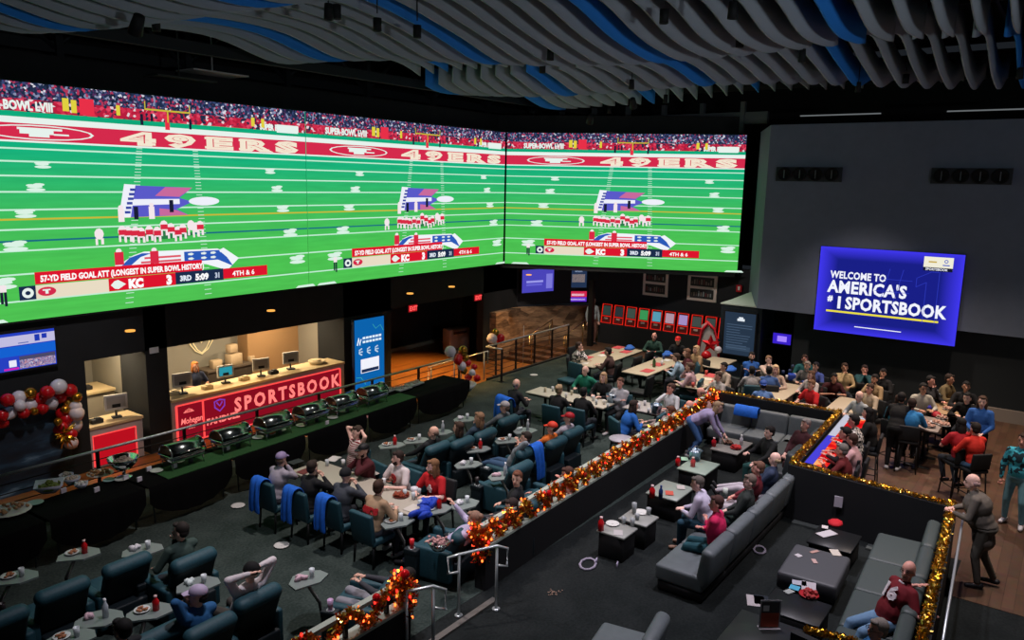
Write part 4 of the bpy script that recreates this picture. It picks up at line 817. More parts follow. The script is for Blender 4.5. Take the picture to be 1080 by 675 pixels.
# ================================================================== SEATS
_proto={}
def inst(kind,make,loc,rz,label,group=None):
    if kind not in _proto: t=make(); _proto[kind]=t
    else: t=copy_tree(_proto[kind])
    t.location=loc; t.rotation_euler=(0,0,rz); t['label']=label
    if group: t['group']=group
    elif 'group' in t: del t['group']
    return t
def mk_chair(m):
    def f():
        t=thing('dining_chair','x','chair')
        mb=MB(); mb.cush((0,0,.43),(.50,.50,.11),.035); obj('seat',mb,m,t)
        mb=MB(); mb.cush((0,0,0),(.09,.50,.50),.03,M=Matrix.Translation((-.25,0,.68))@Matrix.Rotation(R(-7),4,'Y')); obj('backrest',mb,m,t)
        for sx in (-.21,.21):
            for sy in (-.21,.21): mb=MB(); mb.cyl((sx,sy,.39),(sx*1.12,sy*1.05,0),.024,.017,n=8); obj('leg',mb,M_post,t)
        return t
    return f
def mk_stool():
    t=thing('bar_stool','x','stool')
    mb=MB(); mb.cush((0,0,.70),(.42,.42,.08),.03); obj('seat',mb,M_black2,t)
    mb=MB(); mb.cush((0,0,0),(.06,.42,.34),.025,M=Matrix.Translation((-.21,0,.92))@Matrix.Rotation(R(-6),4,'Y')); obj('backrest',mb,M_black2,t)
    for sx in (-.17,.17):
        for sy in (-.17,.17): mb=MB(); mb.cyl((sx,sy,.67),(sx*1.25,sy*1.25,0),.016,n=6); obj('leg',mb,M_post,t)
    mb=MB(); mb.tube([(.2,.2,.25),(.2,-.2,.25),(-.2,-.2,.25),(-.2,.2,.25)],.012,5,close=True); obj('footrest',mb,M_post,t); return t
def mk_recl(tray=True,zo=0,ro=0):
    def f():
        t=thing('recliner','x','recliner')
        mb=MB(); mb.cush((-.05,0,.20),(.80,.56,.36),.03); obj('base',mb,M_teald,t)
        mb=MB(); mb.cush((.12,0,.42),(.62,.54,.14),.05); obj('seat',mb,M_teal,t)
        mb=MB(); MM=Matrix.Translation((-.30,0,.66+zo))@Matrix.Rotation(R(-22-ro),4,'Y'); mb.cush((0,0,0),(.17,.62,.58),.06,M=MM); bk=obj('backrest',mb,M_teald,t)
        mb=MB(); mb.cush((.02,0,.26),(.22,.68,.20),.10,M=MM,n=4); mb.cush((.09,0,-.02),(.10,.54,.40),.045,M=MM,n=3); obj('head_cushion',mb,M_teal,bk)
        for s in (-1,1):
            mb=MB(); mb.cush((.02,s*.34,.32),(.74,.13,.52),.04); obj('armrest',mb,M_teal,t)
        if tray:
            mb=MB(); mb.cush((.30,.455,.50),(.24,.14,.10),.02); mb.cush((.30,.455,.25),(.22,.13,.5),.02); cn=obj('console',mb,M_teald,t)
            mb=MB(); mb.lathe([(.045,.552),(.055,.552),(.055,.556),(.04,.556),(.038,.50),(.001,.50)],c=(.30,.455,0),n=12); obj('cup_holder',mb,M_steel,cn)
            mb=MB(); mb.tube([(.42,.44,.1),(.46,.44,.62),(.80,.16,.69)],.025,n=7); obj('tray_arm',mb,M_post,t)
            mb=MB(); pl_=[(.62,-.12),(.78,-.18),(.98,-.10),(1.06,.08),(1.0,.30),(.84,.40),(.72,.24),(.62,.12)]; mb.prism(pl_,.70,.725); obj('tray',mb,mat('#757f7d',.4),t)
        return t
    return f
def table(lab,x0,x1,y0,y1,h=.75,top='#b9ac93',g=None,name='dining_table',rz=0):
    cx,cy=(x0+x1)/2,(y0+y1)/2; t=thing(name,lab,'table',(cx,cy,0),rz,g); L,W=abs(x1-x0),abs(y1-y0)
    mb=MB(); mb.cush((0,0,h-.02),(L,W,.04),.012,n=2); obj('tabletop',mb,mat(top,.45),t)
    mb=MB(); mb.cush((0,0,h-.06),(L-.08,W-.08,.05),.01,n=1); obj('apron',mb,M_post,t)
    if L>W: pts=[(-L*.33,0),(L*.33,0)]
    else: pts=[(0,-W*.33),(0,W*.33)]
    for p in pts:
        mb=MB(); mb.cyl((p[0],p[1],.03),(p[0],p[1],h-.05),.04,n=10); obj('pedestal',mb,M_post,t)
        mb=MB(); mb.cush((p[0],p[1],.015),(.12 if L>W else .55,.55 if L>W else .12,.03),.01,n=1); mb.cush((p[0],p[1],.02),(.55 if L>W else .12,.12 if L>W else .55,.03),.01,n=1); obj('foot',mb,M_post,t)
    return t
TTOP='#b4aa98'
table('long dining table of the men in jerseys near the draped chairs',8.80,9.55,8.35,11.5,top='#a9a294')
table('dining table of the man in green sweater and the blonde woman',16.3,17.0,9.0,11.35,top='#b4ae9e')
table('long wooden table with red placemats nearest the stone wall',19.9,23.1,11.35,12.35); table('long wooden table with red placemats before the green sweater man',20.0,22.5,9.65,10.5)
table('short wooden table behind the corner garland bunch',19.6,21.3,7.85,8.65); table('wooden table beneath the dark pier display',22.3,23.8,8.4,9.2)
table('small table of the person in the blue jacket beside the garland',16.7,17.5,7.75,8.7,top='#a9a3a0')
table('wooden table of the denim shirt group behind the rear partition',20.0,21.9,5.75,6.5); table('wooden table crowded by the beige shirt man',19.6,21.4,3.95,4.7)
table('dark bar table with food beside the standing man in black',18.9,20.1,2.05,2.8,h=.95,top='#8c8078'); table('wooden table in the corner by the girl in varsity jacket',20.6,22.3,1.75,2.55,h=.95,top='#a88c68')

# lounge furniture
def sofa(name,lab,L,loc,rz,seats,m=M_grey,arm=True,backh=.84):
    t=thing(name,lab,'sofa',loc,rz)
    mb=MB(); mb.cush((.40,0,.09),(.74,L-.06,.16),.02,n=1); obj('plinth',mb,M_black,t)
    w=L/seats
    for i in range(seats): mb=MB(); mb.cush((.42,-L/2+w*(i+.5),.30),(.78,w-.01,.26),.05); obj('seat_cushion',mb,m,t)
    for i in range(seats): mb=MB(); mb.cush((0,0,0),(.20,w-.008,.62),.07,M=Matrix.Translation((.03,-L/2+w*(i+.5),.56))@Matrix.Rotation(R(-9),4,'Y')); obj('back_cushion',mb,m,t)
    return t
sofa('lounge_sofa','long grey sofa in the middle of the lounge seating the pink shirt woman',4.7,(12.75,3.92,0),R(90),5)
sofa('lounge_sofa','curved grey corner sofa by the rear partition with a blue jacket on it',2.6,(18.35,5.55,0),R(183),3)
sofa('lounge_sofa','grey sofa section beside the bar table with the maroon sweater man',2.3,(16.7,4.25,0),R(90),2,m=M_greyd)
sofa('lounge_sofa','dark grey sofa against the gold tinsel partition under the jersey man',4.6,(11.6,1.28,0),R(93),4,m=mat('#424b4a',.5))
def ottoman(lab,loc,rz,d):
    t=thing('ottoman',lab,'ottoman',loc,rz); mb=MB(); mb.cush((0,0,.29),(d[0],d[1],.28),.05); obj('cushion',mb,mat('#4a4c50',.5),t); mb=MB(); mb.cush((0,0,.07),(d[0]-.1,d[1]-.1,.14),.01,n=1); obj('base',mb,M_black,t)
    return t
ottoman('grey upholstered ottoman with litter facing the dark sofa',(11.95,2.75,0),R(3),(1.15,.86,.4))
# arm chair seen at the lower edge
t=thing('lounge_chair','pale grey lounge chair cut by the bottom edge of the photo','armchair',tuple(at(678,694,.3).to_2d())+(0,),R(100))
mb=MB(); mb.cush((.3,0,.27),(.75,.8,.3),.06); obj('seat_cushion',mb,M_grey,t)
mb=MB(); mb.cush((0,0,0),(.2,.8,.6),.08,M=Matrix.Translation((-.1,0,.5))@Matrix.Rotation(R(-12),4,'Y')); obj('back_cushion',mb,M_grey,t); mb=MB(); mb.cush((.25,0,.07),(.7,.7,.12),.01,n=1); obj('plinth',mb,M_black,t)
def lowtable(lab,cx,cy,dx,dy,h=.45,top='#8f918c',cat='coffee table'):
    t=thing('coffee_table',lab,cat,(cx,cy,0)); mb=MB(); mb.cush((0,0,h-.02),(dx,dy,.04),.008,n=1); obj('tabletop',mb,mat(top,.4),t); mb=MB(); mb.cush((0,0,(h-.04)/2),(dx-.06,dy-.06,h-.04),.008,n=1); obj('base',mb,M_black,t); return t
lowtable('low black table with grey top, nearest of the lounge row',11.05,5.74,.50,.52,.46); lowtable('low black table directly behind the nearest lounge table',11.72,5.68,.50,.54,.45)
lowtable('low black table with bottle before the white shirt man',13.22,5.78,.82,.64,.45,'#8a938a'); lowtable('low black table with the steel bucket',14.8,5.87,.8,.62,.45,'#8fa092'); lowtable('low black table before the bending woman',16.5,5.8,1.0,.62,.45,'#7c7a76')
lowtable('low black table with magazines between ottoman and jersey man',10.55,2.62,.7,.8,.40,'#1c1e20'); lowtable('low black table with red napkin behind the ottoman',13.15,2.75,.8,.7,.40,'#17191b')
lowtable('low black table with tall menu holder at the bottom edge',9.45,2.75,.95,.85,.45,'#2a2d2c')

# ================================================================== PEOPLE
def rot2(v,a): return Vector((v.x*math.cos(a)-v.y*math.sin(a),v.x*math.sin(a)+v.y*math.cos(a),v.z))
def ik(S,T,l1,l2,pole):
    d=T-S; L=d.length; mx=(l1+l2)*.985
    if L>mx: d=d*(mx/L); T=S+d; L=mx
    L=max(L,abs(l1-l2)+.03); a=(l1*l1-l2*l2+L*L)/(2*L); h=math.sqrt(max(0,l1*l1-a*a)); u=d.normalized()
    p=pole-u*pole.dot(u)
    p=p.normalized() if p.length>1e-4 else Vector((0,0,1))
    return S+u*a+p*h,T
def bend_last(o):
    for c in o.children:
        if c.name.startswith('jersey'):
            for v in c.data.vertices: v.co.z-=v.co.x*v.co.x*1.9
            c.data.update()
PEND=[]   # things waiting to be remeshed
SKIN={'l':'#dcae9a','m':'#c8947c','p':'#ecbfb0','d':'#7d5644','r':'#e0a090'}
def addremesh(name,mb,vox,sm=2):
    me=mb.mesh(name,[M_black]); o=D.objects.new(name,me); COL.objects.link(o)
    r=o.modifiers.new('r','REMESH'); r.mode='VOXEL'; r.voxel_size=vox; r.use_smooth_shade=True
    s=o.modifiers.new('s','SMOOTH'); s.factor=.5; s.iterations=sm
    PEND.append(o); return o
POSES={
 'table':dict(lean=12,LH=(.44,.13,.80),RH=(.42,-.15,.80)),
 'leant':dict(lean=27,LH=(.52,.14,.80),RH=(.50,-.15,.80)),
 'lap':dict(lean=2,LH=(.26,.09,.64),RH=(.26,-.09,.64)),
 'chin':dict(lean=10,LH=(.40,.10,.80),RH='chin'),
 'mouth2':dict(lean=10,LH='chinL',RH='chin'),
 'headback':dict(lean=-8,LH='backL',RH='backR'),
 'phone':dict(lean=8,LH=(.30,.08,1.05),RH=(.30,-.08,1.05)),
 'cross':dict(lean=2,LH=(.22,-.12,.88),RH=(.22,.12,.86)),
 'recl':dict(lean=-24,hz=.54,LH=(.28,.26,.68),RH=(.28,-.26,.68),LF=(.72,.12,.08),RF=(.74,-.10,.08)),
 'low':dict(lean=-44,hz=.47,hp=14,LH=(.20,.22,.62),RH=(.20,-.22,.62),LF=(.80,.12,.10),RF=(.82,-.10,.10)),
 'reclx':dict(lean=-34,hz=.54,LH=(.18,.06,.78),RH=(.20,-.06,.78),LF=(.92,.10,.38),RF=(.90,-.12,.36)),
 'reclchin':dict(lean=-18,hz=.54,LH=(.26,.24,.68),RH='chin',LF=(.72,.12,.08),RF=(.74,-.10,.08)),
 'reclhands':dict(lean=-20,hz=.54,LH='chinL',RH='chin',LF=(.72,.12,.08),RF=(.74,-.10,.08)),
 'stand':dict(stand=True,lean=2,LH=(.08,.27,.82),RH=(.08,-.27,.82)),
}
def person(px,py,face,pose,lab,shirt='#50555a',slv='long',pants='#2b3038',hair='short',hc='#2b1f18',skin='l',shoes='#1c1c1e',hy=0,hp=0,s=1.05,chair=None,clab=None,cgrp=None,extra=None,fat=1.18,vox=None,beard=None,glasses=False,jersey=None,collar=None,z0=0.0,at_xy=None,**ov):
    P=dict(POSES[pose]); P.update(ov)
    st=P.get('stand'); hz=P.get('hz',.93*s if st else .545)+P.get('dz',0); lean=R(P['lean']); tw=R(P.get('tw',0))
    hip=Vector((0,0,hz)); up=Vector((math.sin(lean),0,math.cos(lean))); fw=Vector((math.cos(lean),0,-math.sin(lean))); lt=Vector((0,1,0))
    fws=rot2(fw,tw); lts=rot2(lt,tw)
    chest=hip+up*.33*s; neck=hip+up*.51*s; sh=[hip+up*.455*s+lts*.175*s,hip+up*.455*s-lts*.175*s]
    # head
    hl=lean*.35; ha=R(hy); hp=hp+P.get('hp',0); hup=Vector((math.sin(hl)*1.0,0,math.cos(hl))); 
    hc0=neck+up*.04*s+hup*.13*s+fw*.02
    Hm=(Matrix.Rotation(ha,3,'Z')@Matrix.Rotation(hl*.5+R(hp),3,'Y'))
    def hp_(x,y,z): return hc0+Hm@Vector((x,y,z))*s
    tgt={'chin':hp_(.10,-.03,-.13),'chinL':hp_(.10,.03,-.13),'mouth':hp_(.12,-.02,-.08),'mouthL':hp_(.12,.02,-.08),'backL':hp_(-.06,.10,.04),'backR':hp_(-.06,-.10,.04),'brow':hp_(.11,-.05,.06),'cheek':hp_(.06,-.10,-.06)}
    body=MB(); shirtm=MB(); pm=MB(); fat_=fat
    # torso
    def torso(m_,g):
        Rm=Matrix((fws,lts,up)).transposed(); Rh=Matrix((fw,lt,up)).transposed()
        m_.ell(chest,(.115*fat_*s+g,.165*(.6+.4*fat_)*s+g,.20*s),Rm,12,8); m_.ell(hip+up*.12*s+fw*.012*fat_,(.108*fat_*s+g,.145*(.4+.6*fat_)*s+g,.20*s),Rh,12,8)
        m_.capsule(sh[0]-lts*.02,sh[1]+lts*.02,.062*s+g,n=8); m_.capsule(chest+up*.05,neck,.10*s+g,.055*s+g,n=9,fl=1.3,fa=lts)
    torso(body,-.006)
    body.ell(hip+up*.02,(.11*s,.155*s,.11*s),None,10,6)
    body.capsule(neck-up*.03,hp_(-.005,0,-.07),.054*s,.05*s,n=8)
    # head shape
    body.ell(hp_(-.012,0,.025),(.098*s,.078*s,.100*s),Hm,12,8); body.ell(hp_(.022,0,-.045),(.066*s,.058*s,.075*s),Hm,10,7); body.ell(hp_(.055,0,-.088),(.03*s,.034*s,.026*s),Hm,8,5)
    body.ell(hp_(.092,0,-.022),(.024*s,.014*s,.028*s),Hm,7,5)
    for q in (1,-1): body.ell(hp_(-.01,.08*q,-.02),(.02*s,.012*s,.032*s),Hm,7,5)
    hands=[]
    for i,(key,sg) in enumerate((('LH',1),('RH',-1))):
        T=P[key]; T=tgt[T] if isinstance(T,str) else Vector(T)
        pole=P.get('poleL' if sg>0 else 'poleR'); pole=Vector(pole) if pole else Vector((-.35,sg*.7,-.6))
        if P[key] in ('backL','backR'): pole=Vector((.2,sg*1.0,.25))
        E_,W_2=ik(sh[i],T,.285*s,.255*s,pole); hd=(W_2-E_).normalized(); hands.append((W_2,hd,sg,E_))
        body.capsule(sh[i],E_,.048*s,.040*s,n=7); body.capsule(E_,W_2,.040*s,.026*s,n=7)
        hc_=W_2+hd*.055*s; side=hd.cross(Vector((0,0,1))); side=side.normalized() if side.length>.1 else Vector((0,1,0)); nn=side.cross(hd)
        body.ell(hc_,(.05*s,.040*s,.017*s),Matrix((hd,side,nn)).transposed(),8,5)
        if slv=='long': shirtm.capsule(sh[i],E_,.066*s,.054*s,n=8); shirtm.capsule(E_,E_.lerp(W_2,.93),.054*s,.036*s,n=8)
        elif slv=='short': shirtm.capsule(sh[i],sh[i].lerp(E_,.72),.070*s,.066*s,n=8)
    torso(shirtm,.014)
    shirtm.ell(hip+up*.05,(.125*fat_*s,.165*(.5+.5*fat_)*s,.10*s),None,10,6)
    if P.get('coat'): shirtm.capsule(hip+up*.1,hip-Vector((.02,0,.22)),.15,.17,n=10,fl=1.15,fa=(0,1,0))
    # legs
    feet=[]
    for i,(key,sg) in enumerate((('LF',1),('RF',-1))):
        hj=hip+Vector((0,sg*.088*s,-.02)); 
        d0=(.02,sg*.11,.08) if st else (.46,sg*.12,.08)
        A=Vector(P.get(key,d0)); A.z=max(A.z,.08)
        K,A=ik(hj,A,.43*s,.41*s,Vector(P.get('pole'+key,(1,sg*.12,.35 if not st else 0))))
        feet.append((A,K,sg)); body.capsule(hj,K,.078*s,.055*s,n=8); body.capsule(K,A,.052*s,.036*s,n=8)
        ft=Vector((1,sg*.15,0)).normalized()
        if A.z>.2: ft=((A-K).normalized().cross(Vector((0,1,0)))*-1).normalized(); ft=ft if ft.z>0 else -ft; ft=(ft+Vector((.35,0,0))).normalized()
        feet[-1]=feet[-1]+(ft,); body.capsule(A-Vector((0,0,.03)),A+ft*.12-Vector((0,0,.045)),.035,.028,n=7)
        pm.capsule(hj,K,.094*s*(.6+.4*fat_),.068*s,n=8); pm.capsule(K,K.lerp(A,.93),.066*s,.050*s,n=8)
    pm.ell(hip+up*.0,(.122*s*fat_,.165*s*(.5+.5*fat_),.115*s),None,10,6)
    nd=vox or .022
    ob=addremesh('person',body,.0165 if (vox or 0)<.02 and vox else .019,2); osh=addremesh('shirt',shirtm,nd,2); op=addremesh('trousers',pm,nd,2)
    # world placement : the head of the figure projects on the given pixel
    fa=R(face)
    if at_xy: root=Vector((*at_xy,z0))
    else:
        hw=at(px,py,hc0.z+z0); off=rot2(Vector((hc0.x,hc0.y,0)),fa); root=Vector((hw.x-off.x,hw.y-off.y,z0))
    ob.location=root; ob.rotation_euler=(0,0,fa); tag(ob,lab,'person')
    osh.parent=ob; op.parent=ob
    ob['_m']=SKIN[skin]; osh['_m']=shirt; op['_m']=pants
    # face features and fingers joined on after the remesh
    ft_=MB(); ft_.smooth=True
    for W2,hd,sg,E_ in hands:
        side=hd.cross(Vector((0,0,1))); side=side.normalized() if side.length>.1 else Vector((0,1,0)); nn=side.cross(hd)
        if nn.z<0: nn=-nn
        for j,(o_,l_) in enumerate(((-.030,.062),(-.011,.074),(.010,.070),(.029,.054))):
            a=W2+hd*.085*s+side*o_*s; b=a+hd*l_*.5*s-nn*.008; c=b+(hd*.72-nn*.62)*l_*.5*s; ft_.tube([a,b,c],[.0098,.009,.0065],5)
        tside=side*(-1 if side.dot(Vector((0,1,0)))*sg>0 else 1)
        a=W2+hd*.02*s+tside*.028*s; b=a+(hd*.6+tside*.8)*.035*s; c=b+(hd*.9+tside*.2-nn*.3)*.03*s; ft_.tube([a,b,c],[.012,.0105,.008],5)
    ft_.cur=1
    for q in (1,-1): ft_.ell(hp_(.077,.030*q,.008),(.008,.013,.007),Hm,6,4); ft_.tube([hp_(.088,.016*q,.032),hp_(.086,.032*q,.037),hp_(.074,.048*q,.030)],.0045,4)
    ft_.cur=2; ft_.tube([hp_(.080,.024,-.062),hp_(.092,0,-.060),hp_(.080,-.024,-.062)],.006,4)
    ob['_ft']=len(FTS); FTS.append((ft_,hc))
    # hair / headgear
    def hobj(nm,mb_,m_): o=obj(nm,mb_,m_,ob); return o
    mh=mat(hc,.8,noise=.2,scale=60)
    if hair in ('short','long','bun','cap','fringe','capback'):
        h=MB()
        if hair=='fringe':
            for q in (1,-1): h.ell(hp_(-.035,.062*q,-.005),(.055*s,.024*s,.04*s),Hm,8,6)
            h.ell(hp_(-.085,0,-.015),(.03*s,.065*s,.045*s),Hm,8,6)
        else:
            h.ell(hp_(-.030,0,.045),(.097*s,.086*s,.092*s),Hm,12,8); h.ell(hp_(-.055,0,-.01),(.062*s,.08*s,.075*s),Hm,10,7); h.ell(hp_(.045,.01,.095),(.045*s,.055*s,.028*s),Hm,8,5)
        if hair=='long':
            h.ell(hp_(-.075,0,-.11),(.05*s,.085*s,.14*s),Hm,10,7)
            for q in (1,-1): h.ell(hp_(-.02,.078*q,-.07),(.045*s,.025*s,.12*s),Hm,8,6)
        if hair=='bun': h.ell(hp_(-.12,0,.06),(.045*s,.045*s,.045*s),Hm,8,6)
        if hair not in ('cap','capback') : hobj('hair',h,mh)
        else:
            h=MB(); h.ell(hp_(-.060,0,-.015),(.06*s,.078*s,.065*s),Hm,10,7); hobj('hair',h,mh)
    if hair in ('cap','capback'):
        c=MB(); c.ell(hp_(-.012,0,.048),(.108*s,.090*s,.085*s),Hm,14,7,z0=-.15,z1=1); sgn=1 if hair=='cap' else -1
        b0=[hp_(.07*sgn,.07*k,.045) for k in (-1,-.5,0,.5,1)]; b1=[hp_((.175-.04*abs(k))*sgn,.06*k,.028) for k in (-1,-.5,0,.5,1)]
        c.add(b0+b1+[p-Vector((0,0,.008)) for p in b0+b1],[(i,i+1,i+6,i+5) for i in range(4)]+[(10+i,15+i,16+i,11+i) for i in range(4)]+[(5,6,16,15),(6,7,17,16),(7,8,18,17),(8,9,19,18)])
        hobj('cap',c,mat(P.get('cc','#c01820'),.6))
    if hair=='beanie':
        c=MB(); c.ell(hp_(-.02,0,.04),(.108*s,.092*s,.100*s),Hm,14,8,z0=-.3,z1=1); hobj('beanie',c,mat(P.get('cc','#0c0c0e'),.85))
    if beard: 
        b=MB(); b.ell(hp_(.035,0,-.082),(.055*s,.055*s,.048*s),Hm,9,6); b.ell(hp_(.03,0,-.055),(.05*s,.062*s,.035*s),Hm,9,5); hobj('beard',b,mat(beard,.9))
    if glasses:
        g=MB()
        for q in (1,-1):
            g.tube([hp_(.098+0*k,.033*q+.022*math.cos(k*PI/4),.008+.017*math.sin(k*PI/4)) for k in range(8)],.0035,4,close=True); g.tube([hp_(.094,.055*q,.012),hp_(.0,.088*q,.008)],.003,4)
        hobj('glasses',g,M_black)
    # shoes
    for A,K,sg,ftd in feet:
        b=MB(); b.capsule(A-Vector((0,0,.035))-ftd*.05,A+ftd*.15-Vector((0,0,.048)),.045,.034,n=8,fl=1.1,fa=(0,1,0)); o=hobj('shoe',b,mat(shoes,.6))
    if collar:
        c=MB(); rg=[neck+up*(-.005)+ (fw*math.cos(2*PI*k/12)*.07+lt*math.sin(2*PI*k/12)*.075)*s for k in range(12)]; c.tube(rg,.017,6,close=True); o=obj('collar',c,mat(collar,.8),osh)
    if jersey:
        txt,col,sz,side_=jersey; sd=1 if side_=='front' else -1
        X=lts*sd if sd>0 else -lts*1.0
        X=(lts if sd>0 else -lts); Y=up; N=fws*sd; Mx=Matrix((X,Y,N)).transposed().to_4x4(); Mx.translation=chest-up*(.02+sz*.25)+N*(.115*fat_*s+.022)
        textmesh('jersey_number' if txt.isdigit() else 'jersey_lettering',txt,sz/.7,mat(col,.6),osh,Mx,.012,1.0,'CENTER',ext=.006).data.transform(Matrix.Identity(4)); bend_last(osh)
    if extra: extra(ob,osh,P,sh,hands,hp_)
    # seat
    if chair:
        c2=Vector((math.cos(fa),math.sin(fa),0))
        if chair in ('teal','dark','stool'):
            loc=root+c2*(.06); kind={'teal':mk_chair(M_teal),'dark':mk_chair(mat('#16191c',.7)),'stool':mk_stool}[chair]; 
            nmz=0
            inst(chair,kind,(loc.x,loc.y,0),fa,clab,cgrp)
        else:
            loc=root+c2*(.02 if chair=='recl' else .12); rc=inst(chair,mk_recl(True) if chair=='recl' else mk_recl(True,-.12,4),(loc.x,loc.y,0),P.get('crz',fa),clab,cgrp); RECL.append(rc)
    return ob
FTS=[]
RECL=[]
def finish_people():
    dg=bpy.context.evaluated_depsgraph_get()
    new=[]
    for o in PEND: new.append(D.meshes.new_from_object(o.evaluated_get(dg)))
    for o,me in zip(PEND,new):
        o.modifiers.clear(); old=o.data; o.data=me; D.meshes.remove(old)
        h=o['_m']; del o['_m']; me.materials.clear()
        if '_ft' in o:
            ft_,hc=FTS[o['_ft']]; del o['_ft']
            bm=bmesh.new(); bm.from_mesh(me); vs_=[bm.verts.new(v) for v in ft_.v]
            for f_,mi in zip(ft_.f,ft_.mi):
                try: q=bm.faces.new([vs_[i] for i in f_]); q.material_index=mi; q.smooth=True
                except ValueError: pass
            bm.to_mesh(me); bm.free()
            me.materials.append(mat(h,.55,noise=.06,scale=30)); me.materials.append(mat('#1c1410',.5)); me.materials.append(mat('#93504a',.5))
        elif h=='PLAID': me.materials.append(plaid('#d8d2cc','#1c1a1c'))
        elif h=='STRIPE': me.materials.append(stripes('#c9c4c4','#121317'))
        elif h=='FLORAL': me.materials.append(floral())
        elif h=='LETTER': me.materials.append(stripes('#7c1c26','#c8bdb8',9))
        elif h=='DARKPAT': me.materials.append(stripes('#b8a8a8','#14121a',5))
        else: me.materials.append(mat(h,.85,noise=.07,scale=14))
        me.polygons.foreach_set('use_smooth',[True]*len(me.polygons))
def pat(name,a,b,build):
    m=D.materials.new(name); m.use_nodes=True; nt=m.node_tree; bs=nt.nodes['Principled BSDF']; tc=nt.nodes.new('ShaderNodeTexCoord')
    f=build(nt,tc); mx=nt.nodes.new('ShaderNodeMixRGB'); mx.inputs[1].default_value=(*lin(a),1); mx.inputs[2].default_value=(*lin(b),1); nt.links.new(f,mx.inputs[0]); nt.links.new(mx.outputs[0],bs.inputs['Base Color']); bs.inputs['Roughness'].default_value=.9; return m
def plaid(a,b):
    if 'plaid' in MC: return MC['plaid']
    def bd(nt,tc):
        c=nt.nodes.new('ShaderNodeTexChecker'); c.inputs['Scale'].default_value=18; c.inputs[1].default_value=(0,0,0,1); c.inputs[2].default_value=(1,1,1,1); nt.links.new(tc.outputs['Object'],c.inputs['Vector']); return c.outputs['Fac']
    MC['plaid']=pat('plaid',a,b,bd); return MC['plaid']
def stripes(a,b,sc=14):
    def bd(nt,tc):
        w=nt.nodes.new('ShaderNodeTexWave'); w.bands_direction='Z'; w.inputs['Scale'].default_value=sc; w.inputs['Distortion'].default_value=1.5 if sc<12 else .3; r=nt.nodes.new('ShaderNodeMath'); r.operation='GREATER_THAN'; r.inputs[1].default_value=.45; nt.links.new(tc.outputs['Object'],w.inputs['Vector']); nt.links.new(w.outputs['Fac'],r.inputs[0]); return r.outputs[0]
    return pat('striped',a,b,bd)
def floral():
    def bd(nt,tc):
        w=nt.nodes.new('ShaderNodeTexNoise'); w.inputs['Scale'].default_value=9; r=nt.nodes.new('ShaderNodeMath'); r.operation='GREATER_THAN'; r.inputs[1].default_value=.52; nt.links.new(tc.outputs['Object'],w.inputs['Vector']); nt.links.new(w.outputs['Fac'],r.inputs[0]); return r.outputs[0]
    return pat('floral','#3fb0c8','#12303c',bd)
# ------------------------------------------------------------------ who sits where
CT='teal upholstered dining chair '; CD='dark upholstered dining chair '
# table of the jerseys
person(297,484,0,'chin','person in pale grey sweater and mauve cap seated at the jersey table','#9b96a2',hair='cap',cc='#8d7fa6',hc='#5a4638',pants='#20242c',chair='teal',clab=CT+'with blue jacket under the person in mauve cap',lean=14,hy=15)
person(330,493,0,'phone','person in black hoodie with dark hair holding up a phone, back to camera','#101215',hair='short',pants='#15171a',chair='teal',clab=CT+'with blue jacket under the person in black hoodie',hy=10,lean=12)
person(365,501,0,'phone','person in charcoal grey hoodie with black cap at the jersey table, back to camera','#3e434b',hair='beanie',cc='#14161a',pants='#1c1e24',chair='teal',clab=CT+'with blue jacket under the person in charcoal hoodie',hy=12,lean=12)
person(400,514,0,'table','person in tan sweater with red lettering on the back and white trainers','#a08468',hair='short',hc='#3a2418',pants='#2c3038',shoes='#d8d6d4',chair='teal',clab=CT+'with bare backrest under the person in tan sweater',jersey=('49ERS','#b8262e',.09,'back'),lean=16,RF=(.35,-.2,.08),hy=15)
person(376,456,165,'headback','person in dark patterned sleeveless top with both hands behind the head','LETTER',slv='none',hair='short',hc='#3a2c22',skin='p',chair='teal',clab=CT+'under the person with hands behind the head',pants='#22242a')
person(383,475,170,'mouth2','person in maroon hoodie with black cap resting chin on both hands','#4a141c',hair='cap',cc='#111',hc='#1a1210',chair='teal',clab=CT+'under the person in maroon hoodie',beard='#1c1412') if False else person(383,475,170,'mouth2','person in maroon hoodie with black cap resting chin on both hands','#4a141c',hair='cap',cc='#111114',hc='#1a1210',chair='teal',clab=CT+'under the person in maroon hoodie',beard='#1c1412')
person(419,483,175,'table','bearded person in white jersey with red stripes seated at the table corner','#d2c8c8',slv='short',hair='short',hc='#2a1c16',beard='#2a1c16',skin='p',chair='teal',clab=CT+'under the bearded person in white jersey',jersey=('9','#b01c26',.18,'front'),hy=-25,vox=.018)
person(456,492,180,'table','person in red jersey with long fair hair and beard at the table end','#b5141c',slv='short',hair='long',hc='#7a5638',beard='#7a5638',skin='p',chair='dark',clab=CD+'under the person in red jersey with fair hair',jersey=('4','#e8dcd8',.14,'front'),hy=-35,vox=.018)
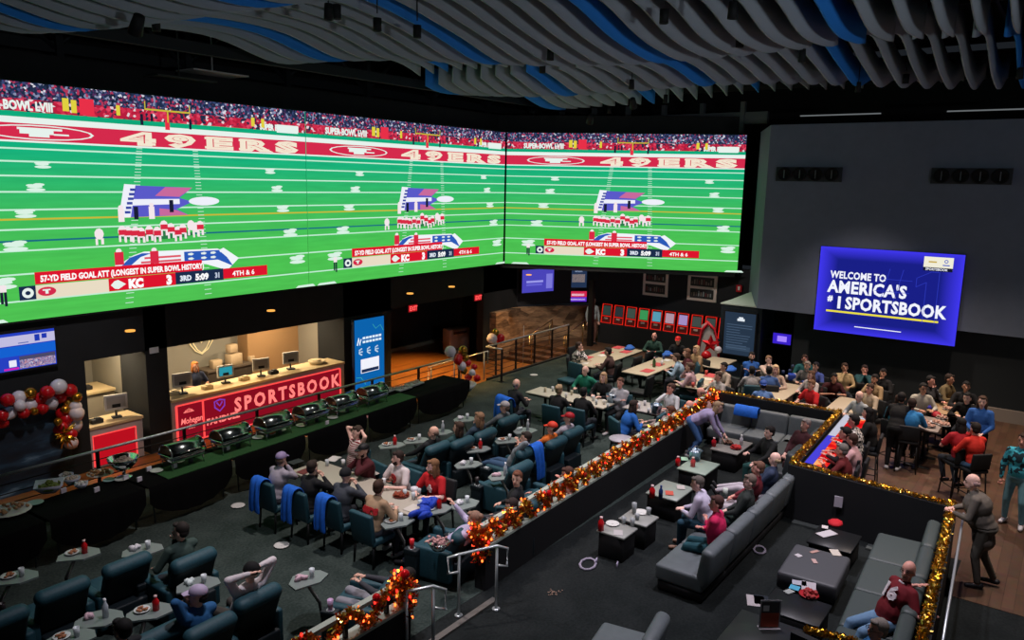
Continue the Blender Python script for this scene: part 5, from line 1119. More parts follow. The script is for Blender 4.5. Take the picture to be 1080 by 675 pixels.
# front row of recliners
RL='teal recliner with swivel tray '
person(190,560,90,'reclchin','person in dark jacket leaning over the recliner nearest the draped chairs','#32443f',hair='short',hc='#1e1612',chair='recl',clab=RL+'under the person in dark jacket, front left block',hy=30,vox=.018,lean=-6)
GR=[(134,593,'next to the person in dark jacket'),(66,620,'third along from the person in dark jacket'),(-2,652,'cut off by the frame edge in the front row')]
for px,py,w in GR:
    p=at(px,py,.95); RECL.append(inst('recl',mk_recl(True),(p.x,p.y+.38,0),R(90),'empty recliner with tray '+w,None))
person(264,603,90,'headback','person in white shirt and black beanie with raised elbows on a recliner','#c8c0c4',hair='beanie',cc='#08080a',chair='recl',clab=RL+'under the person in black beanie',vox=.018,lean=-22,hy=20,pants='#3a3632')
person(208,628,90,'reclhands','person in blue jacket and pale mauve cap with hands at the face on a recliner','#235a8c',hair='cap',cc='#b8a8c4',hc='#14100e',chair='recl',clab=RL+'under the person in blue jacket and mauve cap',hy=45,vox=.018,lean=-12)
person(128,664,90,'recl','person with dark hair seen from behind at the bottom left edge','#1a1c20',hair='short',hc='#0c0a0a',skin='p',chair='recl',clab=RL+'at the bottom edge under the person with dark hair',hy=20,vox=.018)
p=at(166,668,.95); RECL.append(inst('recl',mk_recl(True),(p.x,p.y+.38,0),R(90),'empty '+RL+'at the bottom edge beside the person with dark hair'))
p=at(28,672,1.0); 
person(412,640,112,'low','person in grey trousers lying back with a phone behind the short garland','#3a3c42',pants='#8a8a92',hair='short',hc='#1c1614',chair='reclow',clab=RL+'of the person with phone behind the short garland',vox=.018,LF=(.36,.12,.08),RF=(.42,-.14,.08),LH=(.30,.05,.80),RH=(.30,-.08,.80),at_xy=(6.88,7.24),lean=-52,hz=.42)
# middle block, first row
M1='middle block first row'
person(457,456,90,'recl','balding person in black jacket at the near end of the middle first row','#191c20',hair='fringe',hc='#5a4a40',chair='recl',clab=RL+'under the balding person in black jacket',hy=35)
person(483,451,90,'recl','person with long brown hair in dark teal top in the middle first row','#24464a',hair='long',hc='#3c2a20',chair='recl',clab=RL+'under the person with long brown hair in dark teal',hy=20)
person(505,441,90,'reclchin','person with light brown hair and dark blue top raising one hand to the mouth','#2a3c4c',hair='long',hc='#8a6a50',chair='recl',clab=RL+'under the light brown haired person raising a hand',hy=15)
person(532,429,90,'recl','person in grey sweater with pale cap at the far end of the middle first row','#5c6266',hair='cap',cc='#a8a4a6',hc='#6a5a50',chair='recl',clab=RL+'under the person in grey sweater and pale cap',hy=25)
p=at(434,468,.55)
# middle block, second row
person(554,462,90,'reclhands','person in grey hooded top lying back in jeans beside a draped blue jacket','#7e868e',hair='short',hc='#2a201a',pants='#34506e',chair='recl',clab=RL+'with a blue jacket in the middle second row',lean=-30,LF=(.92,.1,.38),RF=(.95,-.12,.36),hy=40)
person(582,451,90,'recl','person in black and orange jacket with orange red cap','#c8641e',hair='cap',cc='#d83a22',hc='#1c1614',chair='recl',clab=RL+'under the person in orange red cap',hy=20)
person(600,441,90,'recl','person in pale grey shirt with crimson cap beside the orange jacket','#a29ca6',hair='cap',cc='#a81422',hc='#4a3a30',chair='recl',clab=RL+'under the person in crimson cap and pale shirt',hy=20,skin='p')
p=at(504,500,.8); rc_=inst('recl',mk_recl(True),(11.35,8.35,0),R(90),'empty teal recliner at the near end of the middle second row')
# third row beside the garland
person(545,505,112,'recl','person in black shirt with short reddish hair turned towards the camera','#17181b',hair='short',hc='#6a3e2a',chair='recl',clab=RL+'under the person in black shirt turned to the camera',hy=85,lean=-6,vox=.018)
person(539,534,100,'low','dark haired person whose face shows just over the long garland','#3c3a40',hair='long',hc='#2a1c18',chair='reclow',clab=RL+'under the dark haired person behind the garland',hy=40,vox=.018)
person(505,552,100,'low','person in pale lavender clothes lying back behind the steel handrail','#b0a8c4',pants='#a9a6cc',hair='bun',hc='#8a6a58',chair='reclow',clab=RL+'of the person in lavender by the handrail',RH=(.1,-.3,1.05),poleR=(.6,-.6,-.2),at_xy=(8.78,7.5),vox=.018)
person(598,500,92,'low','person with reddish short hair resting the face on a hand behind the garland','#b08a80',hair='short',hc='#4a2c22',skin='r',chair='reclow',RH='chin',lean=-42,hz=.48,clab=RL+'of the person resting the face on a hand',hy=35,vox=.018,slv='short')
# green sweater table
person(545,405,-15,'table','bald person in black jacket seated with back to the middle recliners','#121316',hair='fringe',hc='#6a625c',chair='teal',clab=CT+'with a bright blue jacket under the bald person in black')
person(590,411,0,'table','blonde person in black top with back to camera at the green sweater table','#101114',hair='bun',hc='#a08868',chair='teal',clab=CT+'under the blonde person in black, back to camera')
person(616,414,0,'table','person with black hair and black shirt with back to camera at the green sweater table','#0f1012',hair='short',hc='#0c0b0c',chair='teal',clab=CT+'under the black haired person in black shirt')
person(617,391,180,'table','bald older person in bright green sweater leaning on the chair arm','#1f7a62',hair='fringe',hc='#b8b0a8',skin='p',chair='teal',clab=CT+'under the bald person in green sweater',hy=-10,fat=1.15,LH=(.2,.5,.9))
person(636,398,180,'table','blonde person in black top facing the camera beside the green sweater','#15161a',hair='long',hc='#b08e6c',skin='p',chair='teal',clab=CT+'under the blonde person facing the camera')
person(654,404,185,'cross','person in pale grey hoodie with arms crossed behind the steel bucket','#a8a8ae',hair='short',hc='#5a3c2c',skin='r',pants='#18191c',chair='teal',clab=CT+'under the person with arms crossed in pale hoodie',shoes='#c8c4c4')
p=at(600,392,.7); inst('teal',mk_chair(M_teal),(p.x,p.y,0),R(170),'empty '+CT+'beside the bald person in green sweater')
p=at(676,404,.7); inst('dark',mk_chair(mat('#16191c',.7)),(p.x,p.y,0),R(95),'empty '+CD+'at the near end of the second wooden table')
# blue jacket table
person(669,428,-35,'table','person in bright blue jacket with dark hair leaning over a small table by the garland','#1f5fb0',hair='long',hc='#2a1c18',chair='teal',clab=CT+'under the person in bright blue jacket',lean=25)
person(707,410,170,'chin','person in white long sleeved top with hand at the chin by the garland','#c8ccd0',hair='bun',hc='#4a3228',skin='r',chair='teal',clab=CT+'under the person in white by the garland corner',hy=-15)
person(707,434,95,'low','person with auburn hair whose head shows over the garland','#8a7a78',hair='long',hc='#5a3424',chair='teal',clab=CT+'of the auburn haired person behind the garland')
person(727,428,90,'low','bald person in pinkish shirt just behind the far end of the garland','#c08a88',hair='fringe',hc='#7a6a60',skin='r',slv='short',chair='dark',clab=CD+'of the bald person behind the far garland end')
# wooden tables at the back
person(611,365,-60,'chin','person in red and white checked shirt at the near corner of the first wooden table','PLAID',hair='short',hc='#3a281e',chair='dark',clab=CD+'under the person in checked shirt, far wooden table')
person(641,371,100,'table','person in brown sweater with black hair and back to camera at the first wooden table','#4a3430',hair='short',hc='#0e0c0c',chair='dark',clab=CD+'under the person in brown sweater')
inst('dark',mk_chair(mat('#16191c',.7)),(21.4,10.95,0),R(90),'empty '+CD+'at the middle of the first wooden table'); inst('dark',mk_chair(mat('#16191c',.7)),(22.3,11.0,0),R(90),'empty '+CD+'near the green sweater person at the far table'); inst('dark',mk_chair(mat('#16191c',.7)),(21.3,12.75,0),R(-90),'empty '+CD+'on the stone wall side of the far table')
person(690,355,-165,'table','tall bald person in dark green sweater at the head of the second wooden table','#28463c',hair='fringe',hc='#4a3c34',skin='r',chair='dark',clab=CD+'under the bald person in dark green sweater',s=1.06,fat=1.15)
person(715,359,-170,'table','person in black shirt with bright red cap at the head of the second wooden table','#121214',hair='cap',cc='#d81c1c',hc='#1a1412',chair='dark',clab=CD+'under the person in black with bright red cap')
person(713,377,105,'table','person in pale blue shirt leaning in beside the second wooden table','#8aa4b8',hair='short',hc='#3a2a20',chair='teal',clab=CT+'under the person in pale blue shirt',lean=20)
person(724,372,120,'table','person in maroon top with brown hair next to the pale blue shirt','#4c1c24',hair='long',hc='#6a4a38',chair='teal',clab=CT+'under the person in maroon top')
person(727,387,100,'chin','person in pink and white top with hand at the face by the second wooden table','#b89aa0',hair='bun',hc='#5a4438',chair='teal',clab=CT+'under the person in pink and white top')
person(734,369,150,'table','person with blond hair and tan hood near the red prize stand','#a08260',hair='long',hc='#c0a078',chair='dark',clab=CD+'under the person in tan hood')
person(763,387,150,'table','person in cream shirt with dark hair facing the pier','#b0a090',hair='short',hc='#15100e',chair='dark',clab=CD+'under the dark haired person in cream shirt')
person(757,397,150,'table','person in light grey blue shirt just before the cream shirt person','#a8a4a0',hair='short',hc='#4a382e',chair='dark',clab=CD+'under the person in light grey blue shirt')
person(739,414,90,'low','person in pale pink shirt bent low beside the garland corner bunch','#c49a98',hair='fringe',hc='#6a5048',skin='r',chair='dark',clab=CD+'under the person in pale pink shirt',lean=25)
person(793,376,-150,'cross','bearded person in royal blue hoodie before the dark pier','#2c62b4',hair='short',hc='#1a1412',beard='#1a1412',chair='dark',clab=CD+'under the bearded person in royal blue hoodie')
person(793,391,30,'table','person in black and white striped sweater with back to camera','STRIPE',hair='short',hc='#0e0c0c',chair='teal',clab=CT+'under the person in striped sweater',fat=1.15)
person(811,380,-140,'chin','person in peach shirt with fair hair beneath the violet monitor','#c8b0a4',hair='short',hc='#8a6a50',skin='p',chair='dark',clab=CD+'under the person in peach shirt')
person(818,390,-160,'table','person with long blonde hair at the denim shirt table','#c0a898',hair='long',hc='#d0b48c',skin='p',chair='dark',clab=CD+'under the person with long blonde hair')
person(811,391,25,'table','person in denim blue shirt with black hair and back to camera','#3c5c94',hair='short',hc='#100e10',chair='dark',clab=CD+'under the person in denim shirt')
person(805,406,25,'table','person in blue and white cap and jersey with back to camera behind the partition','#5a7cb0',hair='capback',cc='#2a4c98',hc='#2a2020',chair='dark',clab=CD+'under the person in blue and white cap')
person(849,379,-150,'table','person in teal sweater farthest back beside the grey bearded one','#1c5c60',hair='short',hc='#3a241a',skin='r',chair='dark',clab=CD+'under the person in teal sweater')
person(851,386,170,'table','grey bearded person in grey shirt','#6a686a',hair='short',hc='#8a8078',beard='#9a9490',chair='dark',clab=CD+'under the grey bearded person')
person(860,387,165,'table','person in violet blue hoodie with dark hair beside the grey bearded one','#4456a0',hair='short',hc='#14121a',chair='dark',clab=CD+'under the person in violet blue hoodie')
person(855,396,150,'table','person in white shirt with brown hair above the red jersey','#c0b8b8',hair='long',hc='#5a4030',skin='p',chair='dark',clab=CD+'under the person in white shirt above the red jersey')
person(855,406,150,'table','person in red jersey with white number just behind the gold tinsel partition','#c0181e',slv='short',hair='short',hc='#6a4a34',chair='dark',clab=CD+'of the red jersey person behind the tinsel',jersey=('8','#e8dcdc',.15,'back'))
person(880,399,-150,'leant','person in maroon polo with black hair leaning across the table','#3c1018',slv='short',hair='short',hc='#0e0c0c',skin='m',chair='dark',clab=CD+'under the person in maroon polo')
person(891,388,-155,'chin','large person in beige shirt with hand at the mouth','#a8926c',hair='short',hc='#3a281c',skin='m',chair='dark',clab=CD+'under the large person in beige shirt',fat=1.25,s=1.06,lean=4)
person(912,390,-160,'mouth2','person in dark teal shirt with both hands at the face','#1f4a50',hair='short',hc='#2a1a14',skin='r',chair='dark',clab=CD+'under the person in dark teal with hands at the face')
person(922,400,160,'chin','bearded person in tan shirt beside the tall dark corner','#a48a68',hair='short',hc='#1c1412',beard='#1c1412',skin='m',chair='dark',clab=CD+'under the bearded person in tan shirt')
person(931,394,175,'chin','person in black jacket farthest back beside the tan shirt','#17171a',hair='short',hc='#14100e',skin='m',chair='dark',clab=CD+'under the person in black jacket by the tan shirt')
person(917,410,150,'table','large person in cream sweater with short brown hair','#b8a690',hair='short',hc='#3c2a20',skin='r',chair='dark',clab=CD+'under the large person in cream sweater',fat=1.2)
person(906,418,150,'table','bald person in pale grey shirt beside the white lit table edge','#9aa0a4',hair='bald',skin='p',chair='dark',clab=CD+'under the bald person in pale grey shirt',fat=1.15)
# around the red lit table
BS='black bar stool '
def hi(*a,**k): k.setdefault('hz',.82); k.setdefault('LF',(.30,.12,.3)); k.setdefault('RF',(.30,-.12,.3)); k['LH']=k.get('LH',(.42,.15,1.06)); k['RH']=k.get('RH',(.42,-.15,1.06)); return person(*a,**k)
hi(915,436,95,'table','person in black with long dark hair at the far end of the red lit table','#0c0c0e',hair='long',hc='#0e0a0a',chair='stool',clab=BS+'under the long haired person in black')
hi(900,444,95,'table','person in black and white checked flannel at the red lit table','PLAID',hair='short',hc='#14100e',skin='r',chair='stool',clab=BS+'under the person in checked flannel')
hi(891,457,95,'table','dark haired person in black shirt between flannel and pale shirt at the red table','#19141a',hair='short',hc='#14100e',skin='r',chair='stool',clab=BS+'under the dark haired person at the red table')
hi(896,474,93,'table','person in pinkish white shirt with brown hair at the near end of the red table','#c49a9c',hair='short',hc='#3a241c',skin='r',chair='stool',clab=BS+'under the person in pinkish white shirt',hz=.72,at_xy=(15.55,2.98))
hi(874,480,93,'table','grey haired person in red dark top low behind the tinsel at the red table','#5c1418',hair='short',hc='#6a6460',skin='r',chair='stool',clab=BS+'under the grey haired person at the red table',hz=.66,at_xy=(14.98,3.02))
# right group
person(948,437,0,'stand','standing person dressed all in black bending over the dark bar table','#0b0b0d',pants='#0a0a0c',hair='short',hc='#120e0e',skin='m',lean=30,LH=(.55,.15,1.0),RH=(.55,-.15,1.0),at_xy=(18.5,2.83),shoes='#b8b4b4')
hi(949,422,-20,'table','person in teal shirt with brown hair beside the standing person in black','#24708a',hair='short',hc='#3a241a',skin='r',chair='stool',clab=BS+'under the person in teal shirt')
hi(962,426,10,'table','person in light blue shirt with back to camera beside the bar table','#2c7ab4',hair='short',hc='#2c1c16',skin='r',chair='stool',clab=BS+'under the person in light blue shirt')
hi(974,410,-150,'table','person in cream sweater with glasses at the corner table','#b0aca0',hair='short',hc='#120e0e',skin='m',glasses=True,chair='stool',clab=BS+'under the person in cream sweater with glasses')
hi(982,402,-120,'chin','person in black with dark hair behind the cream sweater','#141318',hair='short',hc='#120e0e',skin='r',chair='stool',clab=BS+'under the person in black behind the cream sweater',RH='chin')
hi(1002,400,-110,'table','person in olive brown patterned shirt at the far side of the corner table','#6a5c40',hair='short',hc='#2a1c14',skin='m',chair='stool',clab=BS+'under the person in olive brown shirt')
hi(1019,408,-170,'table','person in dark top with black hair at the wall end of the corner table','#16161a',hair='short',hc='#0e0c0c',skin='m',chair='stool',clab=BS+'under the dark top person at the wall end')
hi(1020,420,170,'table','person in black hoodie leaning over the corner table','#0e0e11',hair='short',hc='#0e0c0c',skin='p',chair='stool',clab=BS+'under the person in black hoodie at the corner table',lean=24)
hi(1013,447,38,'table','person in dark red jersey with white number and long black hair, back to camera','#9c1420',slv='short',hair='long',hc='#0e0a0a',skin='r',chair='stool',clab=BS+'under the person in dark red jersey',jersey=('6','#e0d4d4',.13,'back'))
hi(1028,452,45,'chin','person in orange red top next to the dark red jersey','#c82a1e',hair='short',hc='#1c1210',skin='r',chair='stool',clab=BS+'under the person in orange red top',RH='chin',pants='#34506e')
person(1036,424,180,'stand','standing person in blue and white varsity shirt with long brown hair','#2c5ea8',pants='#14161c',hair='long',hc='#4a3428',skin='p',LH=(.28,.10,1.05),RH=(.28,-.10,1.08),shoes='#14141a',extra=lambda ob,osh,P,sh,h,hp_: None)
person(1075,440,175,'phone','standing person in black and red top at the right edge, behind the aqua shirt','#7c1820',pants='#1a1a20',hair='cap',cc='#b81c20',hc='#1c1412',skin='r',stand=True,hz=.93,LH=(.25,.1,1.3),RH=(.25,-.1,1.3),at_xy=(17.9,.2),LF=(.02,.11,.08),RF=(.02,-.11,.08))
person(1072,458,170,'stand','standing person in aqua patterned shirt and light jeans cut by the right edge','FLORAL',pants='#6a9aa8',hair='short',hc='#3a281e',skin='r',shoes='#d0ccd0',at_xy=(16.75,.42),LF=(.05,.16,.08),RF=(-.1,-.16,.08))
person(1085,500,175,'stand','person in dark trousers with only the legs inside the right edge','#15181c',pants='#0e1014',hair='short',at_xy=(15.45,-.18),shoes='#0e0e10',LF=(.2,.15,.08),RF=(-.15,-.15,.08))
person(1015,505,100,'stand','bald person in olive grey jacket leaning both arms on the tinsel partition','#665f57',pants='#55524a',hair='fringe',hc='#b0908c',skin='p',lean=20,LH=(.44,.06,1.17),RH=(.44,-.10,1.19),at_xy=(13.72,.70),coat=1,fat=1.6,s=1.08,vox=.018,collar='#7a7268',shoes='#17171a',LF=(.0,.11,.08),RF=(-.25,-.11,.08))
# lounge
person(762,440,-75,'stand','person in lavender top with blue sleeves and jeans bending over the low table','#9a8fb4',pants='#3c5f92',hair='long',hc='#a08468',skin='p',lean=62,hz=.86,dz=0,LH=(.72,.10,.62),RH=(.70,-.18,.60),at_xy=(16.45,6.75),LF=(-.05,.13,.08),RF=(-.02,-.13,.08),shoes='#d0ccc8',hy=-10)
person(811,456,140,'table','dark haired person in black shirt stretching an arm over the corner sofa','#0f1012',hair='short',hc='#17100e',skin='p',pants='#1f4a48',lean=4,LH=(.5,.3,.75))
person(849,448,150,'lap','grey haired person in maroon sweater leaning back on the sofa by the tinsel','#3c141c',hair='short',hc='#8a8480',skin='p',lean=-14,pants='#3a1a20')
person(817,484,100,'recl','fair haired older person with navy top and khaki trousers feet on the table','#2a3650',hair='fringe',hc='#b09878',skin='p',pants='#b0a8b0',lean=-16,LF=(.85,.1,.45),RF=(.9,-.1,.45),LH=(.3,.15,.62),RH=(.3,-.12,.62))
person(799,494,100,'lap','person in dark red top with khaki trousers beside the navy top','#6a1c28',hair='short',hc='#6a4838',skin='r',pants='#b4aab0',lean=-12,hy=15,LF=(.8,.1,.2),RF=(.8,-.1,.2))
person(790,508,100,'lap','grey haired person with glasses and charcoal sweater on the long sofa','#2c3230',hair='short',hc='#6a5a50',skin='p',pants='#20342f',glasses=True,lean=-10,hy=25,fat=1.15)
person(735,510,100,'lap','person in white shirt and jeans with grey hair at the front of the sofa','#c2bace',hair='short',hc='#5c544e',skin='p',pants='#23485c',lean=22,LH=(.46,.06,.70),RH=(.46,-.04,.72),hy=20,vox=.018,shoes='#8a6a58')
person(755,531,98,'cross','person in bright pink shirt with brown hair on the near end of the sofa','#d02058',hair='short',hc='#4a2c26',skin='r',pants='#1f4e58',lean=4,hy=25,fat=1.15,vox=.018,shoes='#b0988c',LF=(.62,.12,.10),RF=(.62,-.12,.10))
person(958,602,136,'recl','bald person in dark red jersey number 16 with glasses and light jeans','#6c0d1a',slv='short',hair='bald',skin='r',glasses=True,pants='#6788a8',lean=-24,hy=25,fat=1.35,vox=.018,jersey=('16','#e4d8dc',.18,'front'),beard='#c49a90',LH=(-.16,.55,.90),RH=(-.52,-.15,.92),poleL=(.1,.6,-.5),poleR=(.1,-.6,-.5),LF=(.60,.14,.08),RF=(.62,-.08,.08),collar='#c8c0c4',shoes='#5a4a40',hz=.56)
person(925,664,100,'recl','grey haired person with glasses and blue shirt below the jersey man','#1f5c90',hair='short',hc='#8a8078',skin='r',glasses=True,lean=-14,hy=30,vox=.018,pants='#222630')
# clerk and visitor on the stairs
person(216,386,-95,'stand','clerk with orange hair and navy patterned shirt behind the sportsbook counter','#25304e',slv='short',hair='long',hc='#a8642a',skin='m',at_xy=(11.35,18.75),z0=-.5,LH=(.35,.15,1.18),RH=(.35,-.15,1.18),lean=10,pants='#14161a')
person(605,336,-120,'stand','person in grey top standing by the stairs before the stone wall','#8a9498',pants='#5a3c34',hair='short',hc='#b09a80',at_xy=(25.95,15.0),skin='p')

# ------------------------------------------------------------------ draped jackets
def jacket(lab,loc,rz,col='#1560c8',w=.46,L=.48,dz=0):
    mb=MB(); n=8; vs_=[]; fs_=[]
    rn=random.Random(int(loc[0]*10))
    prof=[(.13,-L*.45),(.12,-L*.2),(.09,-.02),(.03,.045),(-.05,.05),(-.11,.0),(-.14,-L*.3),(-.17,-L*.75),(-.16,-L)]
    for k in range(n+1):
        for j,(x,z) in enumerate(prof):
            q=k/n-.5; vs_.append((x-.02*math.sin(k*1.9+j*.6)*(1 if j>4 else .3),q*w*(1-.012*j)+.012*math.sin(j*1.3+k),z-(.10*abs(math.sin(k*1.3+1)) if j==len(prof)-1 else 0)))
    m_=len(prof)
    for k in range(n):
        for j in range(m_-1): a=k*m_+j; fs_.append((a,a+1,a+m_+1,a+m_))
    mb.add(vs_,fs_); mb.sm=[True]*len(fs_); o=obj('jacket',mb,mat(col,.8,noise=.15,scale=12)); so=o.modifiers.new('s','SOLIDIFY'); so.thickness=.025; o.modifiers.new('ss','SUBSURF').levels=1
    o.location=(loc[0],loc[1],loc[2]); o.rotation_euler=(0,0,rz); tag(o,lab,'jacket')
def chair_of(lbl):
    for o in D.objects:
        if o.get('label')==lbl: return o
for lbl,lab in ((CT+'with blue jacket under the person in mauve cap','bright blue jacket hung on the chair of the person in mauve cap'),(CT+'with blue jacket under the person in black hoodie','bright blue jacket hung on the chair of the person in black hoodie'),(CT+'with blue jacket under the person in charcoal hoodie','bright blue jacket hung on the chair of the person in charcoal hoodie'),(CT+'with a bright blue jacket under the bald person in black','bright blue jacket hung on the chair of the bald person in black')):
    c=chair_of(lbl); a=c.rotation_euler.z; jacket(lab,(c.location.x-.27*math.cos(a)-(.09 if 'bald' not in lab else 0)*math.sin(a),c.location.y-.27*math.sin(a)+(.09 if 'bald' not in lab else 0)*math.cos(a),.93),a,w=.30 if 'bald' not in lab else .52)
c=chair_of(RL+'with a blue jacket in the middle second row'); jacket('bright blue jacket hanging over a recliner in the middle block',(c.location.x+.2,c.location.y-.40,.98),R(90),w=.35,L=.6)
jacket('bright blue jacket thrown over the curved corner sofa',(18.1,6.05,.90),R(182),w=.6,L=.4)

# ------------------------------------------------------------------ things on tables and trays
def cup(px,py,z,col,lab,h=.12,r=.038,g=None,cat='cup',name='cup'):
    p=at(px,py,z+h/2); mb=MB(); mb.lathe([(.001,0),(r*.8,0),(r,h),(r*.9,h),(r*.7,.01),(.001,.01)],n=10); return simple(name,lab,cat,mb,mat(col,.35),(p.x,p.y,z),0,g)
def bottle(px,py,z,col,lab,h=.26,r=.05,cap='#d8b8b8'):
    p=at(px,py,z+h/2); t=thing('bottle',lab,'bottle',(p.x,p.y,z)); mb=MB(); mb.lathe([(.001,0),(r,0),(r,h*.62),(r*.45,h*.8),(r*.42,h*.93),(.001,h*.93)],n=12); obj('body',mb,mat(col,.3),t); mb=MB(); mb.lathe([(r*.5,h*.9),(r*.5,h),(.001,h)],n=10); obj('cap',mb,mat(cap,.5),t); return t
def sheet(px,py,z,w,d,col,lab,rz=0,g=None,cat='paper',name='paper_sheet'):
    p=at(px,py,z); mb=MB(); mb.box((0,0,.003),(w,d,.006)); return simple(name,lab,cat,mb,mat(col,.7),(p.x,p.y,z),rz,g)
def bucket(px,py,z,lab,r=.13):
    p=at(px,py,z+.1); t=thing('ice_bucket',lab,'bucket',(p.x,p.y,z)); mb=MB(); mb.lathe([(.001,0),(r*.72,0),(r,.2),(r*1.04,.21),(r*.94,.2),(r*.68,.02),(.001,.02)],n=16); obj('pail',mb,mat('#8fa6bc',.25,.9),t)
    mb=MB(); rn_=random.Random(px)
    for k in range(14): mb.ell((rn_.uniform(-.07,.07),rn_.uniform(-.07,.07),.18),(.03,.025,.02),n=5,m=3)
    o=obj('ice',mb,mat('#d8e4ee',.2),t); o['kind']='stuff'
    mb=MB(); mb.tube([(-r,0,.2),(-r*.8,0,.27),(0,0,.30),(r*.8,0,.27),(r,0,.2)],.006,5); obj('handle',mb,M_steel,t)
rn=random.Random(11)
# jersey table
for px,py,c,lab in ((312,487,'#2a2c30','dark menu holder near the mauve cap'),(322,497,'#6a3030','red folded menu before the black hoodie'),(352,484,'#c8c4c0','white folded menu in the table middle'),(392,500,'#b8b0a8','pale napkin in front of the white jersey'),(412,505,'#8c5a4a','brown takeaway tray at the white jersey'),(435,536,'#bdb7ae','pale placemat at the near table edge')): sheet(px,py,.755,.28,.2,c,lab+', jersey table',rn.uniform(-.4,.4))
for px,py in ((345,488),(362,488),(373,493),(386,497),(405,508),(427,520),(436,523),(442,519),(430,507),(443,531)): cup(px,py,.755,rn.choice(['#b8c0c4','#9aa4aa','#cfd2d4']),'clear plastic cup standing on the jersey table',g='clear cups on the jersey table')
t=plate(423,523,.15,'oval brown dish of food before the red jersey','#8a3a22',.755,'#7a2a20')
for px,py,lab in ((445,541,'crumpled blue shirt lying at the near corner of the jersey table'),(454,531,'crumpled blue bag beside the red jersey person')):
    p=at(px,py,.78); mb=MB()
    for k in range(7): mb.ell((rn.uniform(-.14,.14),rn.uniform(-.12,.12),.03),(.12,.09,.05),Euler((rn.random(),rn.random(),rn.random()*3)).to_matrix(),n=8,m=5)
    simple('folded_cloth',lab,'clothing',mb,mat('#1a3fb0',.7,noise=.2),(p.x,p.y,.76))
cup(437,517,.755,'#c8c8d0','white tub beside the red jersey person on the table',.1,.07)

p=at(398,632,.80); mb=MB(); mb.cush((0,0,0),(.15,.08,.012),.005,n=1); simple('phone','phone with white lit screen held by the lying person','phone',mb,emi('#d8dce8',.9),(p.x,p.y,.86),.3)
# every recliner tray carries something
def world_of(o,x,y): a=o.rotation_euler.z; return (o.location.x+x*math.cos(a)-y*math.sin(a),o.location.y+x*math.sin(a)+y*math.cos(a))
def cupw(x,y,z,col,lab,h=.12,r=.038): mb=MB(); mb.lathe([(.001,0),(r*.8,0),(r,h),(r*.9,h),(r*.7,.01),(.001,.01)],n=10); return simple('cup',lab,'cup',mb,mat(col,.35),(x,y,z))
def bottlew(x,y,z,col,lab,h=.24,r=.045,cap='#d8b8b8'):
    t=thing('bottle',lab,'bottle',(x,y,z)); mb=MB(); mb.lathe([(.001,0),(r,0),(r,h*.62),(r*.45,h*.8),(r*.42,h*.93),(.001,h*.93)],n=12); obj('body',mb,mat(col,.3),t); mb=MB(); mb.lathe([(r*.5,h*.9),(r*.5,h),(.001,h)],n=10); obj('cap',mb,mat(cap,.5),t)
RECL.append(rc_)
rn=random.Random(21)
for i,rc in enumerate(RECL):
    w=rc['label']; 
    for k_ in ('teal recliner with swivel tray ','empty recliner with tray ','empty teal recliner ','empty teal recliner with swivel tray ','empty '): w=w.replace(k_,'') if w.startswith(k_) else w
    w=w.replace('under the ','before the ').replace('with a blue jacket','beside the draped blue jacket'); w=' '.join(w.split()[:9])
    x,y=world_of(rc,.80,.02); kind=i%4
    if kind in (0,2): cupw(x,y,.727,'#c4ccd0','clear cup on the tray '+w)
    if kind==1: bottlew(x,y,.727,'#c8141c','red bottle on the tray '+w,.2,.042)
    if kind==3: bottlew(x,y,.727,'#c0c8d0','clear bottle on the tray '+w,.25,.036,'#e8e8ec')
    x,y=world_of(rc,.92,.14)
    if kind in (0,3):
        mb=MB()
        for k in range(6): mb.ell((rn.uniform(-.05,.05),rn.uniform(-.05,.05),.025),(.06,.045,.03),Euler((rn.random()*3,rn.random(),rn.random()*3)).to_matrix(),n=6,m=4)
        simple('napkin','crumpled pale napkin on the tray '+w,'napkin',mb,mat(rn.choice(['#d0d0d6','#c8d4d4','#c8a8b4']),.7),(x,y,.727))
    else:
        mb=MB(); mb.lathe([(.01,0),(.06,0),(.10,.02),(.097,.024),(.058,.008),(.01,.008)],n=14); t=thing('plate','small plate on the tray '+w,'plate',(x,y,.727)); obj('dish',mb,mat('#c4c8c8',.4),t); mb=MB()
        for k in range(9): mb.ell((rn.uniform(-.05,.05),rn.uniform(-.05,.05),.03),(.03,.02,.015),n=5,m=3)
        o=obj('food',mb,mat('#a06848',.8),t); o['kind']='stuff'
    if i%2==0:
        x,y=world_of(rc,.30,.455); cupw(x,y,.55,rn.choice(['#2a2426','#c02028','#c8a8cc']),'tall drink cup in the armrest holder '+w,.15,.04)
for px,py,z,a in ((655,462,.73,1.4),):
    t=thing('side_table','small side table with cup beside the garland','table',(*at(px,py,z).to_2d(),0)); mb=MB(); mb.lathe([(.001,.70),(.26,.70),(.27,.715),(.26,.73),(.001,.73)],n=16); obj('tabletop',mb,mat('#a8a4ac',.4),t); mb=MB(); mb.cyl((0,0,0),(0,0,.7),.03); mb.cyl((0,0,0),(0,0,.02),.18); obj('pedestal',mb,M_post,t)
# green sweater table
for px,py in ((575,411),(583,410),(597,417),(603,414),(609,421),(626,420),(631,417),(637,424),(625,412),(641,428),(629,424)): cup(px,py,.755,rn.choice(['#c0c4c4','#d8d4cc','#b0a890']),'pale cup standing on the green sweater table',g='pale cups on the green sweater table')
bucket(645,420,.755,'steel ice bucket before the person in pale hoodie',.15); bucket(692,431,.755,'steel ice bucket on the small table by the garland',.15); bucket(696,478,.455,'steel ice bucket on the low lounge table',.14) if False else None
for px,py in ((674,428),(684,433),(680,425),(702,437)): cup(px,py,.755,'#c4c4c8','clear cup on the small table beside the blue jacket person',g='clear cups on the small table by the garland')
